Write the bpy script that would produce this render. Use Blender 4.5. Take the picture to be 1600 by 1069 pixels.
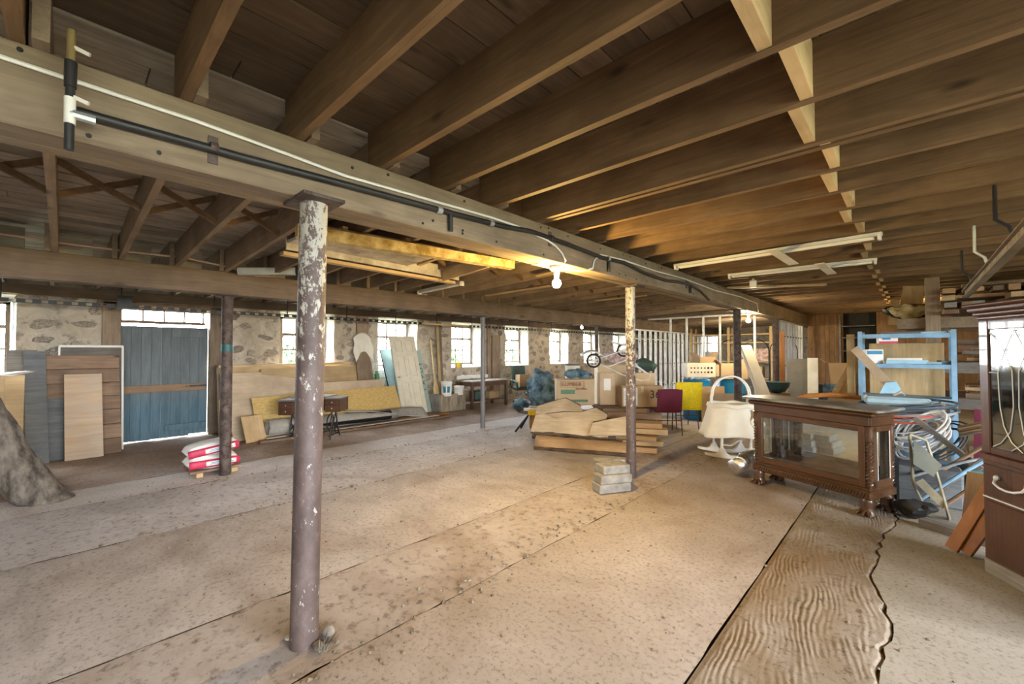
import bpy, math, random
from mathutils import Vector, Matrix, noise
R = random.Random(7)
PI = math.pi
scene = bpy.context.scene
COL = scene.collection
for o in list(bpy.data.objects):
    bpy.data.objects.remove(o)

# ------------------------------------------------------------------ camera
CAM = Vector((0, 0, 1.6)); FPX = 660.0
YAW, PITCH = math.radians(43.33), math.radians(1.27)
cd = bpy.data.cameras.new('camera'); cd.sensor_width = 36; cd.lens = 36*FPX/1600; cd.clip_start = .02
co = bpy.data.objects.new('camera', cd); COL.objects.link(co)
co.location = CAM; co.rotation_euler = (PI/2+PITCH, 0, YAW)
scene.camera = co
FW = Vector((-math.sin(YAW)*math.cos(PITCH), math.cos(YAW)*math.cos(PITCH), math.sin(PITCH)))
RT = FW.cross(Vector((0, 0, 1))).normalized(); UP = RT.cross(FW)

def at(u, v, **k):
    """photo pixel -> world point on the plane x=, y= or z="""
    (ax, val), = k.items(); i = 'xyz'.index(ax)
    d = FW + RT*((u-800)/FPX) - UP*((v-534.5)/FPX)
    return CAM + d*((val-CAM[i])/d[i])

# ------------------------------------------------------------------ sky, daylight, exposure
w = bpy.data.worlds.new('sky'); scene.world = w; w.use_nodes = True
bg = w.node_tree.nodes['Background']; bg.inputs[0].default_value = (.93, .965, 1.0, 1); bg.inputs[1].default_value = 20
vs = scene.view_settings
vs.view_transform = 'Standard'; vs.look = 'None'; vs.gamma = 1; vs.use_curve_mapping = False
vs.exposure = 1.78
scene.cycles.use_denoising = True
scene.cycles.max_bounces = 10; scene.cycles.diffuse_bounces = 6
scene.cycles.sample_clamp_indirect = 6

def portal(loc, rot, sx, sy):
    l = bpy.data.lights.new('daylight_portal', 'AREA'); l.shape = 'RECTANGLE'; l.size = sx; l.size_y = sy
    l.cycles.is_portal = True
    o = bpy.data.objects.new('daylight_portal', l); COL.objects.link(o); o.location = loc; o.rotation_euler = rot
WIN_R = [-0.585+0, 4.27, 6.57, 8.93, 11.2, 13.6, 15.87, 18.27]   # right jambs of the left wall's windows
WW, WZ0, WZ1 = .97, 1.2, 2.38
for r in WIN_R:
    portal((-10.42, r-WW/2, (WZ0+WZ1)/2), (0, -PI/2, 0), WZ1-WZ0, WW)
RWIN_ADDED = [-2.6, -.4, 1.8, 4.0]                             # window openings added in the unseen right wall to let in daylight
for y in RWIN_ADDED:
    portal((4.86, y, 1.65), (0, PI/2, 0), 1.5, 1.5)
portal((-7.12, 21.6, 1.7), (PI/2, 0, 0), .9, 1.3)

# ------------------------------------------------------------------ mesh helper
class B:
    def __init__(s): s.v = []; s.f = []; s.sm = False
    def add(s, vs, fs):
        n = len(s.v); s.v += [tuple(p) for p in vs]; s.f += [tuple(i+n for i in f) for f in fs]; return s
    def box(s, c, d, rz=0, rot=None):
        m = rot if rot is not None else Matrix.Rotation(rz, 3, 'Z')
        c = Vector(c); P = []
        for z in (-.5, .5):
            for x, y in ((-.5, -.5), (.5, -.5), (.5, .5), (-.5, .5)):
                P.append(c + m @ Vector((x*d[0], y*d[1], z*d[2])))
        return s.add(P, [(3, 2, 1, 0), (4, 5, 6, 7), (0, 1, 5, 4), (1, 2, 6, 5), (2, 3, 7, 6), (3, 0, 4, 7)])
    def b2(s, a, b):
        return s.box([(a[i]+b[i])/2 for i in range(3)], [abs(b[i]-a[i]) for i in range(3)])
    def bar(s, p, q, w, h, up=(0, 0, 1)):
        p, q = Vector(p), Vector(q); d = (q-p); L = d.length; d.normalize()
        up = Vector(up)
        if abs(d.dot(up)) > .98: up = Vector((0, 1, 0))
        x = d.cross(up).normalized(); z = x.cross(d)
        m = Matrix((x, d, z)).transposed()
        return s.box((p+q)/2, (w, L, h), rot=m)
    def tube(s, pts, r, n=8, cap=True):
        pts = [Vector(p) for p in pts]; rs = r if isinstance(r, (list, tuple)) else [r]*len(pts)
        rings = []; ref = None
        for i, p in enumerate(pts):
            t = (pts[min(i+1, len(pts)-1)]-pts[max(i-1, 0)])
            if t.length < 1e-9: t = Vector((0, 0, 1))
            t.normalize()
            if ref is None: ref = Vector((0, 0, 1)) if abs(t.z) < .9 else Vector((1, 0, 0))
            a = t.cross(ref).normalized(); b = a.cross(t); ref = b
            rings.append([p + (a*math.cos(2*PI*k/n)+b*math.sin(2*PI*k/n))*rs[i] for k in range(n)])
        V = [q for ring in rings for q in ring]; F = []
        for i in range(len(pts)-1):
            for k in range(n):
                F.append((i*n+k, i*n+(k+1) % n, (i+1)*n+(k+1) % n, (i+1)*n+k))
        if cap: F += [tuple(range(n-1, -1, -1)), tuple((len(pts)-1)*n+k for k in range(n))]
        s.sm = True
        return s.add(V, F)
    def lathe(s, prof, n=20, c=(0, 0, 0), cap=True):
        V = []; F = []
        for r, z in prof:
            for k in range(n):
                V.append((c[0]+r*math.cos(2*PI*k/n), c[1]+r*math.sin(2*PI*k/n), c[2]+z))
        for i in range(len(prof)-1):
            for k in range(n): F.append((i*n+k, i*n+(k+1) % n, (i+1)*n+(k+1) % n, (i+1)*n+k))
        if cap: F += [tuple(range(n-1, -1, -1)), tuple((len(prof)-1)*n+k for k in range(n))]
        s.sm = True
        return s.add(V, F)
    def ball(s, c, r, n=10, m=7, sq=(1, 1, 1)):
        V = []; F = []
        for i in range(m+1):
            a = PI*i/m
            for k in range(n):
                b = 2*PI*k/n
                V.append((c[0]+r*sq[0]*math.sin(a)*math.cos(b), c[1]+r*sq[1]*math.sin(a)*math.sin(b), c[2]+r*sq[2]*math.cos(a)))
        for i in range(m):
            for k in range(n): F.append((i*n+k, (i+1)*n+k, (i+1)*n+(k+1) % n, i*n+(k+1) % n))
        s.sm = True
        return s.add(V, F)
    def prism(s, poly, t, o=(0, 0, 0), u=(1, 0, 0), v=(0, 0, 1)):
        """polygon in plane (u, v) at o, thickness t along u x v, centred"""
        o, u, v = Vector(o), Vector(u), Vector(v); nn = u.cross(v).normalized()*t/2; n = len(poly)
        V = [o+u*a+v*b-nn for a, b in poly]+[o+u*a+v*b+nn for a, b in poly]
        F = [tuple(range(n-1, -1, -1)), tuple(range(n, 2*n))]+[(i, (i+1) % n, n+(i+1) % n, n+i) for i in range(n)]
        return s.add(V, F)
    def sheet(s, fn, nu, nv, t=0):
        V = []; F = []
        for i in range(nu+1):
            for j in range(nv+1): V.append(Vector(fn(i/nu, j/nv)))
        for i in range(nu):
            for j in range(nv):
                a = i*(nv+1)+j; F.append((a, a+nv+1, a+nv+2, a+1))
        s.sm = True
        return s.add(V, F)
    def jit(s, a, sc=3, seed=0):
        s.v = [tuple(Vector(p)+noise.noise_vector(Vector(p)*sc+Vector((seed, seed, 0)))*a) for p in s.v]; return s
    def build(s, name, m, parent=None, loc=None, bevel=0, solid=0, sub=0):
        me = bpy.data.meshes.new(name)
        v = s.v
        if parent is None and loc is None:
            xs = [[p[i] for p in v] for i in range(3)]
            loc = Vector(((min(xs[0])+max(xs[0]))/2, (min(xs[1])+max(xs[1]))/2, min(xs[2])))
            v = [Vector(p)-loc for p in v]
        me.from_pydata([tuple(p) for p in v], [], s.f); me.update()
        o = bpy.data.objects.new(name, me); COL.objects.link(o)
        me.materials.append(m)
        if s.sm:
            for p in me.polygons: p.use_smooth = True
            me.set_sharp_from_angle(angle=.7)
        if loc is not None: o.location = loc
        if parent is not None: o.parent = parent
        if solid:
            k = o.modifiers.new('solid', 'SOLIDIFY'); k.thickness = solid; k.offset = 0
        if sub:
            k = o.modifiers.new('sub', 'SUBSURF'); k.levels = sub; k.render_levels = sub
        if bevel:
            k = o.modifiers.new('bevel', 'BEVEL'); k.width = bevel; k.segments = 1; k.limit_method = 'ANGLE'
        return o
def tag(o, label, cat, group=None):
    o['label'] = label; o['category'] = cat
    if group: o['group'] = group
    return o
def thing(name, label, cat, loc=(0, 0, 0), rz=0, group=None):
    o = bpy.data.objects.new(name, None); COL.objects.link(o); o.empty_display_size = .1
    o.location = loc; o.rotation_euler = (0, 0, rz)
    return tag(o, label, cat, group)
def struct(o, label=None):
    o['kind'] = 'structure'
    if label: o['label'] = label
    return o
def dup(o, parent=None, **kw):
    c = o.copy(); COL.objects.link(c)
    if parent is not None: c.parent = parent
    for k, v in kw.items(): setattr(c, k, v)
    return c
def frame(o, org, u, v):
    """give o a matrix with local x = u, local z ~ v, at org"""
    u = Vector(u).normalized(); v = Vector(v); v = (v-u*v.dot(u)).normalized(); n = v.cross(u)
    o.matrix_world = Matrix.Translation(Vector(org)) @ Matrix((u, n, v)).transposed().to_4x4()
    return o
def sstep(a, b, x):
    t = max(0, min(1, (x-a)/(b-a))); return t*t*(3-2*t)

# ------------------------------------------------------------------ materials
def newmat(name):
    m = bpy.data.materials.new(name); m.use_nodes = True; nt = m.node_tree
    return m, nt, nt.nodes['Principled BSDF']
def nd(nt, t, **k):
    n = nt.nodes.new(t)
    for a, b in k.items(): setattr(n, a, b)
    return n
def coords(nt, scale=(1, 1, 1), rnd=True):
    tc = nd(nt, 'ShaderNodeTexCoord'); mp = nd(nt, 'ShaderNodeMapping'); mp.inputs['Scale'].default_value = scale
    nt.links.new(tc.outputs['Object'], mp.inputs['Vector'])
    if rnd:
        oi = nd(nt, 'ShaderNodeObjectInfo'); ml = nd(nt, 'ShaderNodeMath', operation='MULTIPLY'); ml.inputs[1].default_value = 37.0
        nt.links.new(oi.outputs['Random'], ml.inputs[0]); nt.links.new(ml.outputs[0], mp.inputs['Location'])
    return mp.outputs[0]
def noi(nt, vec, scale, detail=4, rough=.6, dist=0):
    n = nd(nt, 'ShaderNodeTexNoise'); n.inputs['Scale'].default_value = scale; n.inputs['Detail'].default_value = detail
    n.inputs['Roughness'].default_value = rough; n.inputs['Distortion'].default_value = dist
    nt.links.new(vec, n.inputs['Vector']); return n.outputs['Fac']
def ramp(nt, fac, stops):
    r = nd(nt, 'ShaderNodeValToRGB'); e = r.color_ramp.elements
    while len(e) < len(stops): e.new(.5)
    for i, (p, c) in enumerate(stops):
        e[i].position = p; e[i].color = (*c, 1) if len(c) == 3 else c
    nt.links.new(fac, r.inputs[0]); return r.outputs[0]
def mix(nt, fac, a, b, mode='MIX'):
    m = nd(nt, 'ShaderNodeMix', data_type='RGBA', blend_type=mode)
    for sock, val in ((m.inputs[0], fac), (m.inputs[6], a), (m.inputs[7], b)):
        if hasattr(val, 'is_linked'): nt.links.new(val, sock)
        elif isinstance(val, tuple): sock.default_value = (*val, 1) if len(val) == 3 else val
        else: sock.default_value = val
    return m.outputs[2]
def bump(nt, bs, h, strength=.3, dist=.01):
    b = nd(nt, 'ShaderNodeBump'); b.inputs['Strength'].default_value = strength; b.inputs['Distance'].default_value = dist
    nt.links.new(h, b.inputs['Height']); nt.links.new(b.outputs[0], bs.inputs['Normal'])
def shade(nt, col, lo=.8, hi=1.2):
    oi = nd(nt, 'ShaderNodeObjectInfo'); mr = nd(nt, 'ShaderNodeMapRange')
    mr.inputs[3].default_value = lo; mr.inputs[4].default_value = hi
    nt.links.new(oi.outputs['Random'], mr.inputs[0])
    h = nd(nt, 'ShaderNodeHueSaturation'); nt.links.new(mr.outputs[0], h.inputs['Value']); nt.links.new(col, h.inputs['Color'])
    return h.outputs[0]
def wood(name, c1, c2, axis=0, rough=.7, scale=1.0, knots=True, var=.15, dark=None):
    m, nt, bs = newmat(name)
    sc = [9*scale]*3; sc[axis] = .7*scale
    v = coords(nt, tuple(sc)); f = noi(nt, v, 2.2, 6, .65, 1.2)
    c = ramp(nt, f, [(.28, c1), (.72, c2)])
    v2 = coords(nt, (1, 1, 1)); f2 = noi(nt, v2, 2.3, 3)
    c = mix(nt, ramp(nt, f2, [(.35, (0, 0, 0)), (.7, (.55, .55, .55))]), c, dark or tuple(x*.55 for x in c1))
    if knots:
        vo = nd(nt, 'ShaderNodeTexVoronoi'); vo.inputs['Scale'].default_value = 1.0
        s2 = [4.5*scale]*3; s2[axis] = 1.6*scale
        nt.links.new(coords(nt, tuple(s2)), vo.inputs['Vector'])
        c = mix(nt, ramp(nt, vo.outputs['Distance'], [(.05, (.8, .8, .8)), (.13, (0, 0, 0))]), c, tuple(x*.3 for x in c1))
    c = shade(nt, c, 1-var, 1+var)
    nt.links.new(c, bs.inputs['Base Color']); bs.inputs['Roughness'].default_value = rough
    bs.inputs['Specular IOR Level'].default_value = .25
    bump(nt, bs, f, .35, .006); return m
def plain(name, c, rough=.5, metal=0, var=.12, scale=6, c2=None, bmp=.1, spots=None, coat=0, rnd=.0, stretch=(1, 1, 1)):
    m, nt, bs = newmat(name)
    v = coords(nt, stretch); f = noi(nt, v, scale, 5)
    a = tuple(x*(1-var) for x in c); b = c2 or tuple(min(1, x*(1+var)) for x in c)
    col = ramp(nt, f, [(.35, a), (.65, b)])
    if spots:
        f2 = noi(nt, v, spots[1], 6, .7)
        col = mix(nt, ramp(nt, f2, [(spots[2], (0, 0, 0)), (spots[2]+.06, (1, 1, 1))]), col, spots[0])
    if rnd: col = shade(nt, col, 1-rnd, 1+rnd)
    nt.links.new(col, bs.inputs['Base Color']); bs.inputs['Roughness'].default_value = rough; bs.inputs['Metallic'].default_value = metal
    if coat: bs.inputs['Coat Weight'].default_value = coat
    if bmp: bump(nt, bs, noi(nt, v, scale*6, 4), bmp, .01)
    return m
def glass(name, tint=(1, 1, 1), gloss=.12, rough=.02):
    m, nt, bs = newmat(name); nt.nodes.remove(bs)
    t = nd(nt, 'ShaderNodeBsdfTransparent'); t.inputs[0].default_value = (*tint, 1)
    g = nd(nt, 'ShaderNodeBsdfGlossy'); g.inputs['Roughness'].default_value = rough
    mx = nd(nt, 'ShaderNodeMixShader'); mx.inputs[0].default_value = gloss
    nt.links.new(t.outputs[0], mx.inputs[1]); nt.links.new(g.outputs[0], mx.inputs[2])
    nt.links.new(mx.outputs[0], nt.nodes['Material Output'].inputs[0]); return m
def emit(name, c, s):
    m, nt, bs = newmat(name); bs.inputs['Emission Color'].default_value = (*c, 1); bs.inputs['Emission Strength'].default_value = s
    bs.inputs['Base Color'].default_value = (*c, 1); return m
def concrete(name, c1, c2, dirt, bscale=30, bst=.4, streak=None, dirtlo=.5, pits=.66):
    m, nt, bs = newmat(name)
    v = coords(nt, (1, 1, 1), False); f = noi(nt, v, 1.1, 8, .68, .6)
    col = ramp(nt, f, [(.34, c1), (.66, c2)])
    f2 = noi(nt, v, .55, 5, .6, 1.0)
    col = mix(nt, ramp(nt, f2, [(dirtlo, (0, 0, 0)), (dirtlo+.2, (.8, .8, .8))]), col, dirt)
    fine = noi(nt, v, bscale, 8, .75)
    col = mix(nt, ramp(nt, fine, [(.30, (.95, .95, .95)), (.485, (0, 0, 0))]), col, tuple(x*.42 for x in dirt))
    pit = noi(nt, v, 9, 5, .7)
    col = mix(nt, ramp(nt, pit, [(pits, (0, 0, 0)), (pits+.07, (.8, .8, .8))]), col, tuple(x*.5 for x in dirt))
    h = fine
    if streak:
        vs_ = coords(nt, streak, False); st = noi(nt, vs_, 1.0, 5, .6, .5)
        col = mix(nt, ramp(nt, st, [(.40, (.22, .22, .22)), (.52, (0, 0, 0))]), col, tuple(x*.6 for x in dirt))
        mm = nd(nt, 'ShaderNodeMath', operation='ADD'); nt.links.new(fine, mm.inputs[0]); nt.links.new(st, mm.inputs[1]); h = mm.outputs[0]
    nt.links.new(col, bs.inputs['Base Color']); bs.inputs['Roughness'].default_value = .82
    bs.inputs['Specular IOR Level'].default_value = .3
    bump(nt, bs, h, bst, .012); return m

M = dict(
    joist=wood('joist_wood', (.12, .072, .037), (.23, .145, .078), 0, var=.2),
    joist_lit=wood('joist_wood_grey_lit', (.19, .135, .09), (.34, .26, .185), 0, var=.2),  # greyer joists, colour also lightened to carry the left windows' light
    deck=wood('deck_wood', (.09, .06, .036), (.18, .12, .075), 1, var=.25),
    deck_lit=wood('deck_wood_grey_lit', (.27, .22, .165), (.46, .40, .325), 1, var=.25),  # paler deck copy, window light on the left bays put into its colour
    beam=wood('beam_wood', (.20, .15, .10), (.34, .265, .185), 1, var=.08),
    beam2=wood('beam_wood_brown', (.14, .098, .066), (.23, .165, .115), 1, var=.08),
    pine=wood('pine', (.50, .35, .18), (.66, .49, .28), 1, var=.12),
    pine_x=wood('pine_along', (.44, .31, .165), (.58, .43, .25), 0, var=.2),
    pine_z=wood('pine_upright', (.50, .36, .18), (.68, .52, .30), 2, var=.15),
    oldz=wood('old_wood_upright', (.20, .14, .095), (.36, .28, .20), 2, var=.25),
    oldx=wood('old_wood', (.17, .11, .075), (.31, .21, .14), 0, var=.3),
    greyx=wood('grey_board', (.17, .15, .13), (.30, .28, .25), 0, var=.25),
    bluey=wood('bluish_board', (.095, .105, .115), (.19, .20, .205), 0, var=.2),
    ply=wood('plywood', (.52, .36, .19), (.66, .48, .28), 2, knots=False, scale=.8, var=.1),
    plyx=wood('plywood_long', (.46, .32, .165), (.60, .45, .26), 0, knots=False, scale=.6, var=.1),
    palewood=wood('pale_board', (.56, .43, .30), (.68, .56, .42), 0, knots=False, var=.06),
    osb=plain('strand_board', (.58, .39, .13), .7, 0, .12, 14, (.68, .49, .19), .3, stretch=(1, 1, 2.4)),
    panelwall=wood('panel_wall', (.22, .125, .062), (.36, .22, .12), 2, var=.15),
    dark=wood('dark_stained_wood', (.042, .018, .007), (.135, .060, .021), 0, .3, knots=False, var=.06),
    darkz=wood('dark_stained_upright', (.048, .020, .008), (.15, .068, .024), 2, .3, knots=False, var=.06),
    mahog=wood('mahogany', (.065, .028, .016), (.14, .062, .034), 2, .35, knots=False, var=.05),
    orange=wood('varnished_board', (.30, .115, .028), (.43, .18, .05), 2, .4, knots=False, var=.1),
    blue_door=None,
    rust=plain('rusted_steel', (.06, .043, .04), .7, .1, .3, 9, (.13, .095, .085), .4, ((.05, .028, .02), 14, .52)),
    rustpaint=plain('rust_and_peeling_paint', (.20, .11, .065), .7, .1, .3, 8, (.34, .21, .13), .5, ((.62, .60, .52), 11, .53)),
    steel=plain('galvanised_steel', (.50, .53, .55), .45, .7, .15, 5),
    steel_l=plain('light_metal', (.68, .71, .73), .45, .35, .12, 5),
    black=plain('black_iron', (.018, .018, .02), .5, .4, .3, 10),
    blackpipe=plain('black_pipe', (.02, .02, .022), .45, 0, .3, 10),
    rubber=plain('rubber', (.015, .015, .016), .7),
    white=plain('white_paint', (.78, .77, .73), .5, 0, .06, 5),
    cream=plain('cream_paint', (.74, .69, .57), .5, 0, .07, 5),
    plaster=plain('white_plaster', (.42, .40, .36), .9, 0, .15, 4, (.60, .58, .54), .9),
    mortar=None,
    stone=plain('field_stone', (.24, .20, .16), .9, 0, .35, 5, (.46, .39, .31), .8, rnd=.3),
    block=plain('concrete_block', (.25, .235, .21), .9, 0, .12, 8, (.36, .345, .315), .5, rnd=.1),
    bark=plain('bark', (.085, .068, .054), .95, 0, .5, 12, (.21, .18, .15), 1.0, stretch=(1, 1, .45)),
    barkx=plain('bark_along', (.07, .045, .03), .95, 0, .4, 12, (.16, .11, .07), 1.0, stretch=(.3, 1, 1)),
    slab=wood('sawn_slab', (.46, .36, .24), (.66, .55, .40), 0, knots=False, var=.2),
    slabd=wood('sawn_slab_brown', (.36, .22, .11), (.54, .36, .20), 0, knots=True, var=.15),
    card=plain('cardboard', (.42, .29, .165), .8, 0, .08, 3, rnd=.12),
    card_l=plain('pale_cardboard', (.55, .42, .27), .8, 0, .08, 3),
    burg=plain('burgundy_fabric', (.115, .012, .035), .9, 0, .2, 60),
    yellow=plain('yellow_fabric', (.80, .62, .0), .7, 0, .12, 30),
    yellowp=plain('yellow_plastic', (.85, .65, .01), .5),
    bluepl=plain('blue_plastic', (.01, .20, .46), .35, 0, .1, 2),
    bluesteel=plain('blue_painted_steel', (.20, .36, .52), .5, 0, .15, 6, spots=((.42, .44, .46), 20, .66)),
    teal=plain('grey_green_board', (.33, .42, .38), .7, 0, .06, 3),
    tealblue=plain('pale_blue_board', (.30, .45, .50), .6, 0, .08, 3),
    green=plain('green_vinyl', (.045, .085, .075), .45, 0, .2, 5),
    ggreen=plain('green_plastic', (.03, .22, .08), .5),
    cloth=plain('cream_cloth', (.80, .77, .67), .9, 0, .06, 4),
    denim=plain('blue_cloth', (.05, .12, .19), .9, 0, .5, 6, (.22, .36, .46)),
    greycloth=plain('grey_carpet', (.36, .34, .30), .95, 0, .1, 20),
    foam=plain('yellow_foam', (.34, .23, .05), .9, 0, .35, 8, (.55, .45, .24), .8),
    insul=plain('whitish_board', (.34, .30, .25), .9, 0, .25, 4, (.58, .55, .49), .4),
    red=plain('red_print', (.52, .03, .09), .55),
    bagwhite=plain('white_paper_sack', (.80, .78, .76), .7, 0, .05, 5),
    copper=plain('copper_pipe', (.42, .27, .20), .5, .3),
    foil=plain('foil_duct', (.75, .76, .78), .22, .95, .1, 20, bmp=.4),
    bluebag=plain('pale_blue_plastic', (.28, .50, .66), .4),
    ink=plain('dark_ink', (.03, .03, .028), .7, bmp=0),
    inkg=plain('green_ink', (.10, .22, .14), .7, bmp=0),
    inkb=plain('brown_ink', (.28, .12, .07), .7, bmp=0),
    inkl=plain('blue_label', (.02, .22, .38), .6, bmp=0),
    bulb=emit('lit_bulb', (1, .92, .72), 40),
    glass=glass('window_glass', (.97, .99, 1), .05),
    cglass=glass('cabinet_glass', (.92, .96, .97), .12),
    hglass=glass('hutch_glass', (.70, .80, .85), .22, .04),
    mirror=None,
    leaf=plain('leaves', (.03, .07, .035), .7, 0, .4, 4, (.10, .17, .08)),
    grass=plain('grass_ground', (.10, .13, .06), .9, 0, .3, 1.5, (.22, .22, .13)),
    pink=plain('pink_cloth', (.65, .35, .36), .9, 0, .4, 12, (.75, .65, .62)),
    ply_dirty=wood('weathered_plywood', (.42, .28, .17), (.55, .42, .29), 0, knots=False, scale=.6, dark=(.36, .35, .33)),
)
for k_ in ('dark', 'darkz', 'mahog'):
    q_ = M[k_].node_tree.nodes['Principled BSDF']; q_.inputs['Specular IOR Level'].default_value = .6; q_.inputs['Roughness'].default_value = .3; q_.inputs['Coat Weight'].default_value = .3
m_, nt_, bs_ = newmat('silvered_mirror'); bs_.inputs['Metallic'].default_value = 1; bs_.inputs['Roughness'].default_value = .03
bs_.inputs['Base Color'].default_value = (.82, .84, .82, 1); M['mirror'] = m_
# worn blue door paint, bluer towards the bottom
m_, nt_, bs_ = newmat('worn_blue_paint')
v_ = coords(nt_, (6, 6, .8)); f_ = noi(nt_, v_, 2, 6, .7)
c_ = ramp(nt_, f_, [(.3, (.085, .105, .115)), (.7, (.17, .20, .21))])
v2_ = coords(nt_, (1, 1, 1), False); sp_ = nd(nt_, 'ShaderNodeSeparateXYZ'); nt_.links.new(v2_, sp_.inputs[0])
mr_ = nd(nt_, 'ShaderNodeMapRange'); nt_.links.new(sp_.outputs[2], mr_.inputs[0]); mr_.inputs[1].default_value = 1.0; mr_.inputs[2].default_value = .55
c_ = mix(nt_, mr_.outputs[0], c_, ramp(nt_, f_, [(.3, (.045, .105, .145)), (.7, (.12, .20, .25))]))
nt_.links.new(c_, bs_.inputs['Base Color']); bs_.inputs['Roughness'].default_value = .75; bump(nt_, bs_, f_, .4, .005); M['blue_door'] = m_
# rubble wall mortar
m_, nt_, bs_ = newmat('rubble_mortar')
v_ = coords(nt_, (1, 1, 1), False); f_ = noi(nt_, v_, 2.2, 8, .7, .8)
c_ = ramp(nt_, f_, [(.3, (.36, .30, .23)), (.55, (.56, .49, .39)), (.75, (.68, .62, .53))])
vo_ = nd(nt_, 'ShaderNodeTexVoronoi'); vo_.feature = 'DISTANCE_TO_EDGE'; vo_.inputs['Scale'].default_value = 2.6; nt_.links.new(coords(nt_, (.6, .8, 1.5), False), vo_.inputs['Vector'])
c_ = mix(nt_, ramp(nt_, noi(nt_, v_, 5, 6, .7), [(.54, (0, 0, 0)), (.66, (.75, .75, .75))]), c_, (.17, .14, .11))
nt_.links.new(c_, bs_.inputs['Base Color']); bs_.inputs['Roughness'].default_value = .95; bump(nt_, bs_, noi(nt_, v_, 14, 8, .7), .8, .04); M['mortar'] = m_

# ================================================================== STRUCTURE
X0, X1, Y0, Y1 = -9.85, 4.6, -4.2, 21.4
YP = 16.5                                   # plank wall at the end of the right bay
fl = bpy.data.objects.new('floor', None); COL.objects.link(fl); struct(fl, 'worn dusty concrete floor poured in long strips')
SL = [(-10.4, -7.05, 'a', -.006), (-7.05, -6.3, 'b', 0), (-6.3, -4.85, 'c', -.005), (-4.85, -3.05, 'd', 0), (-3.05, -2.2, 'e', -.008),
      (-2.2, -.82, 'f', 0)]
MF = dict(a=concrete('earthy_concrete', (0.350, 0.261, 0.211), (0.524, 0.420, 0.364), (0.277, 0.179, 0.127), 22, .5, dirtlo=.45),
          b=concrete('pale_smooth_concrete', (0.558, 0.498, 0.482), (0.745, 0.701, 0.700), (0.408, 0.312, 0.265), 40, .2, dirtlo=.56),
          c=concrete('rough_grey_concrete', (0.456, 0.416, 0.409), (0.655, 0.613, 0.619), (0.305, 0.250, 0.229), 16, .8, dirtlo=.55, pits=.66),
          d=concrete('trowelled_concrete', (0.419, 0.371, 0.343), (0.577, 0.520, 0.493), (0.315, 0.243, 0.197), 30, .35, (1.3, 3.2, 1), dirtlo=.52),
          e=concrete('broken_concrete', (0.370, 0.306, 0.260), (0.526, 0.462, 0.422), (0.246, 0.168, 0.112), 14, .7, dirtlo=.5, pits=.67),
          f=concrete('tan_concrete', (0.340, 0.279, 0.233), (0.469, 0.400, 0.352), (0.266, 0.191, 0.134), 34, .3, dirtlo=.5),
          g=concrete('ridged_gutter_concrete', (0.245, 0.205, 0.160), (0.382, 0.330, 0.281), (0.206, 0.125, 0.052), 26, .5, dirtlo=.42, pits=.60))
for i, (a, b, k, dz) in enumerate(SL):
    bb = B(); nx = max(3, int((b-a)/.14)); ny = 150
    def fz(u, v):
        x = a+.003+(b-a-.006)*u; y = Y0+(Y1-Y0)*(v**1.7)
        e = min(1, min(x-a, b-x)/.05)
        rough = {'c': .010, 'e': .012, 'a': .010}.get(k, .004)
        if 0 < u < 1 or (i in (0,)): pass
        else: x += .012*noise.noise(Vector((y*3, a*7 if u == 0 else b*7, 0)))
        return (x, y, dz*e + rough*noise.noise(Vector((x*5, y*5, i)))-.006*(1-e))
    bb.sheet(fz, nx, ny); bb.build('floor_slab', MF[k], fl, (0, 0, 0), solid=0)
# ridged gutter with a wavy outer lip
def lip(y):
    return -.17+.05*math.sin(y*2.3+.9)+.02*math.sin(y*6.1)+.05*noise.noise(Vector((y*2.6, 3, 0)))+.03*noise.noise(Vector((y*9, 7, 0)))
GY0, GY1 = 1.2, 6.6
bb = B()
def gz(u, v):
    y = GY0+(GY1-GY0)*v; xr = lip(y); x = -.812+(xr+.812)*u
    ph = x*1.0+y*.17+.05*noise.noise(Vector((x*4, y*2.5, 5)))+.012*noise.noise(Vector((x*17, y*9, 7)))
    ridge = .5+.5*math.sin(ph*2*PI/.031)
    msk = sstep(.02, .09, u)*(1-sstep(.88, .97, u))*max(0, min(1, .55+noise.noise(Vector((x*5, y*2.2, 9)))*1.6+noise.noise(Vector((x*13, y*6, 2)))*.8))
    z = .0042*ridge*msk+.010*noise.noise(Vector((x*6, y*6, 1)))*msk-.006*(1-sstep(0, .05, u))-.012*sstep(.96, 1, u)
    return (x, y, z)
bb.sheet(gz, 170, 420); bb.build('gutter_slab', MF['g'], fl, (0, 0, 0))
for y0, y1 in ((Y0, GY0), (GY1, Y1)):
    bb = B(); bb.sheet(lambda u, v: (-.812+.66*u, y0+(y1-y0)*v, .004*noise.noise(Vector((u*4, v*30, 2)))), 5, 60)
    bb.build('floor_slab', MF['f'], fl, (0, 0, 0))
bb = B()
def rz_(u, v):
    y = Y0+(Y1-Y0)*(v**1.7); xr = lip(y)+.007 if GY0 <= y <= GY1 else -.15
    x = xr+(X1+.3-xr)*u
    return (x, y, .004*noise.noise(Vector((x*5, y*5, 4)))-.003*(1-sstep(0, .03, u)))
bb.sheet(rz_, 40, 260); bb.build('floor_slab', concrete('grey_smooth_concrete', (.30, .27, .225), (.41, .37, .32), (.25, .185, .125), 36, .3, dirtlo=.55), fl, (0, 0, 0))
bb = B(); bb.b2((-10.6, Y0, -.3), (X1+.3, Y1, -.018)); bb.build('footing', plain('damp_brown_earth', (.10, .055, .02), .9, 0, .3, 6), fl, (0, 0, 0))

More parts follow.
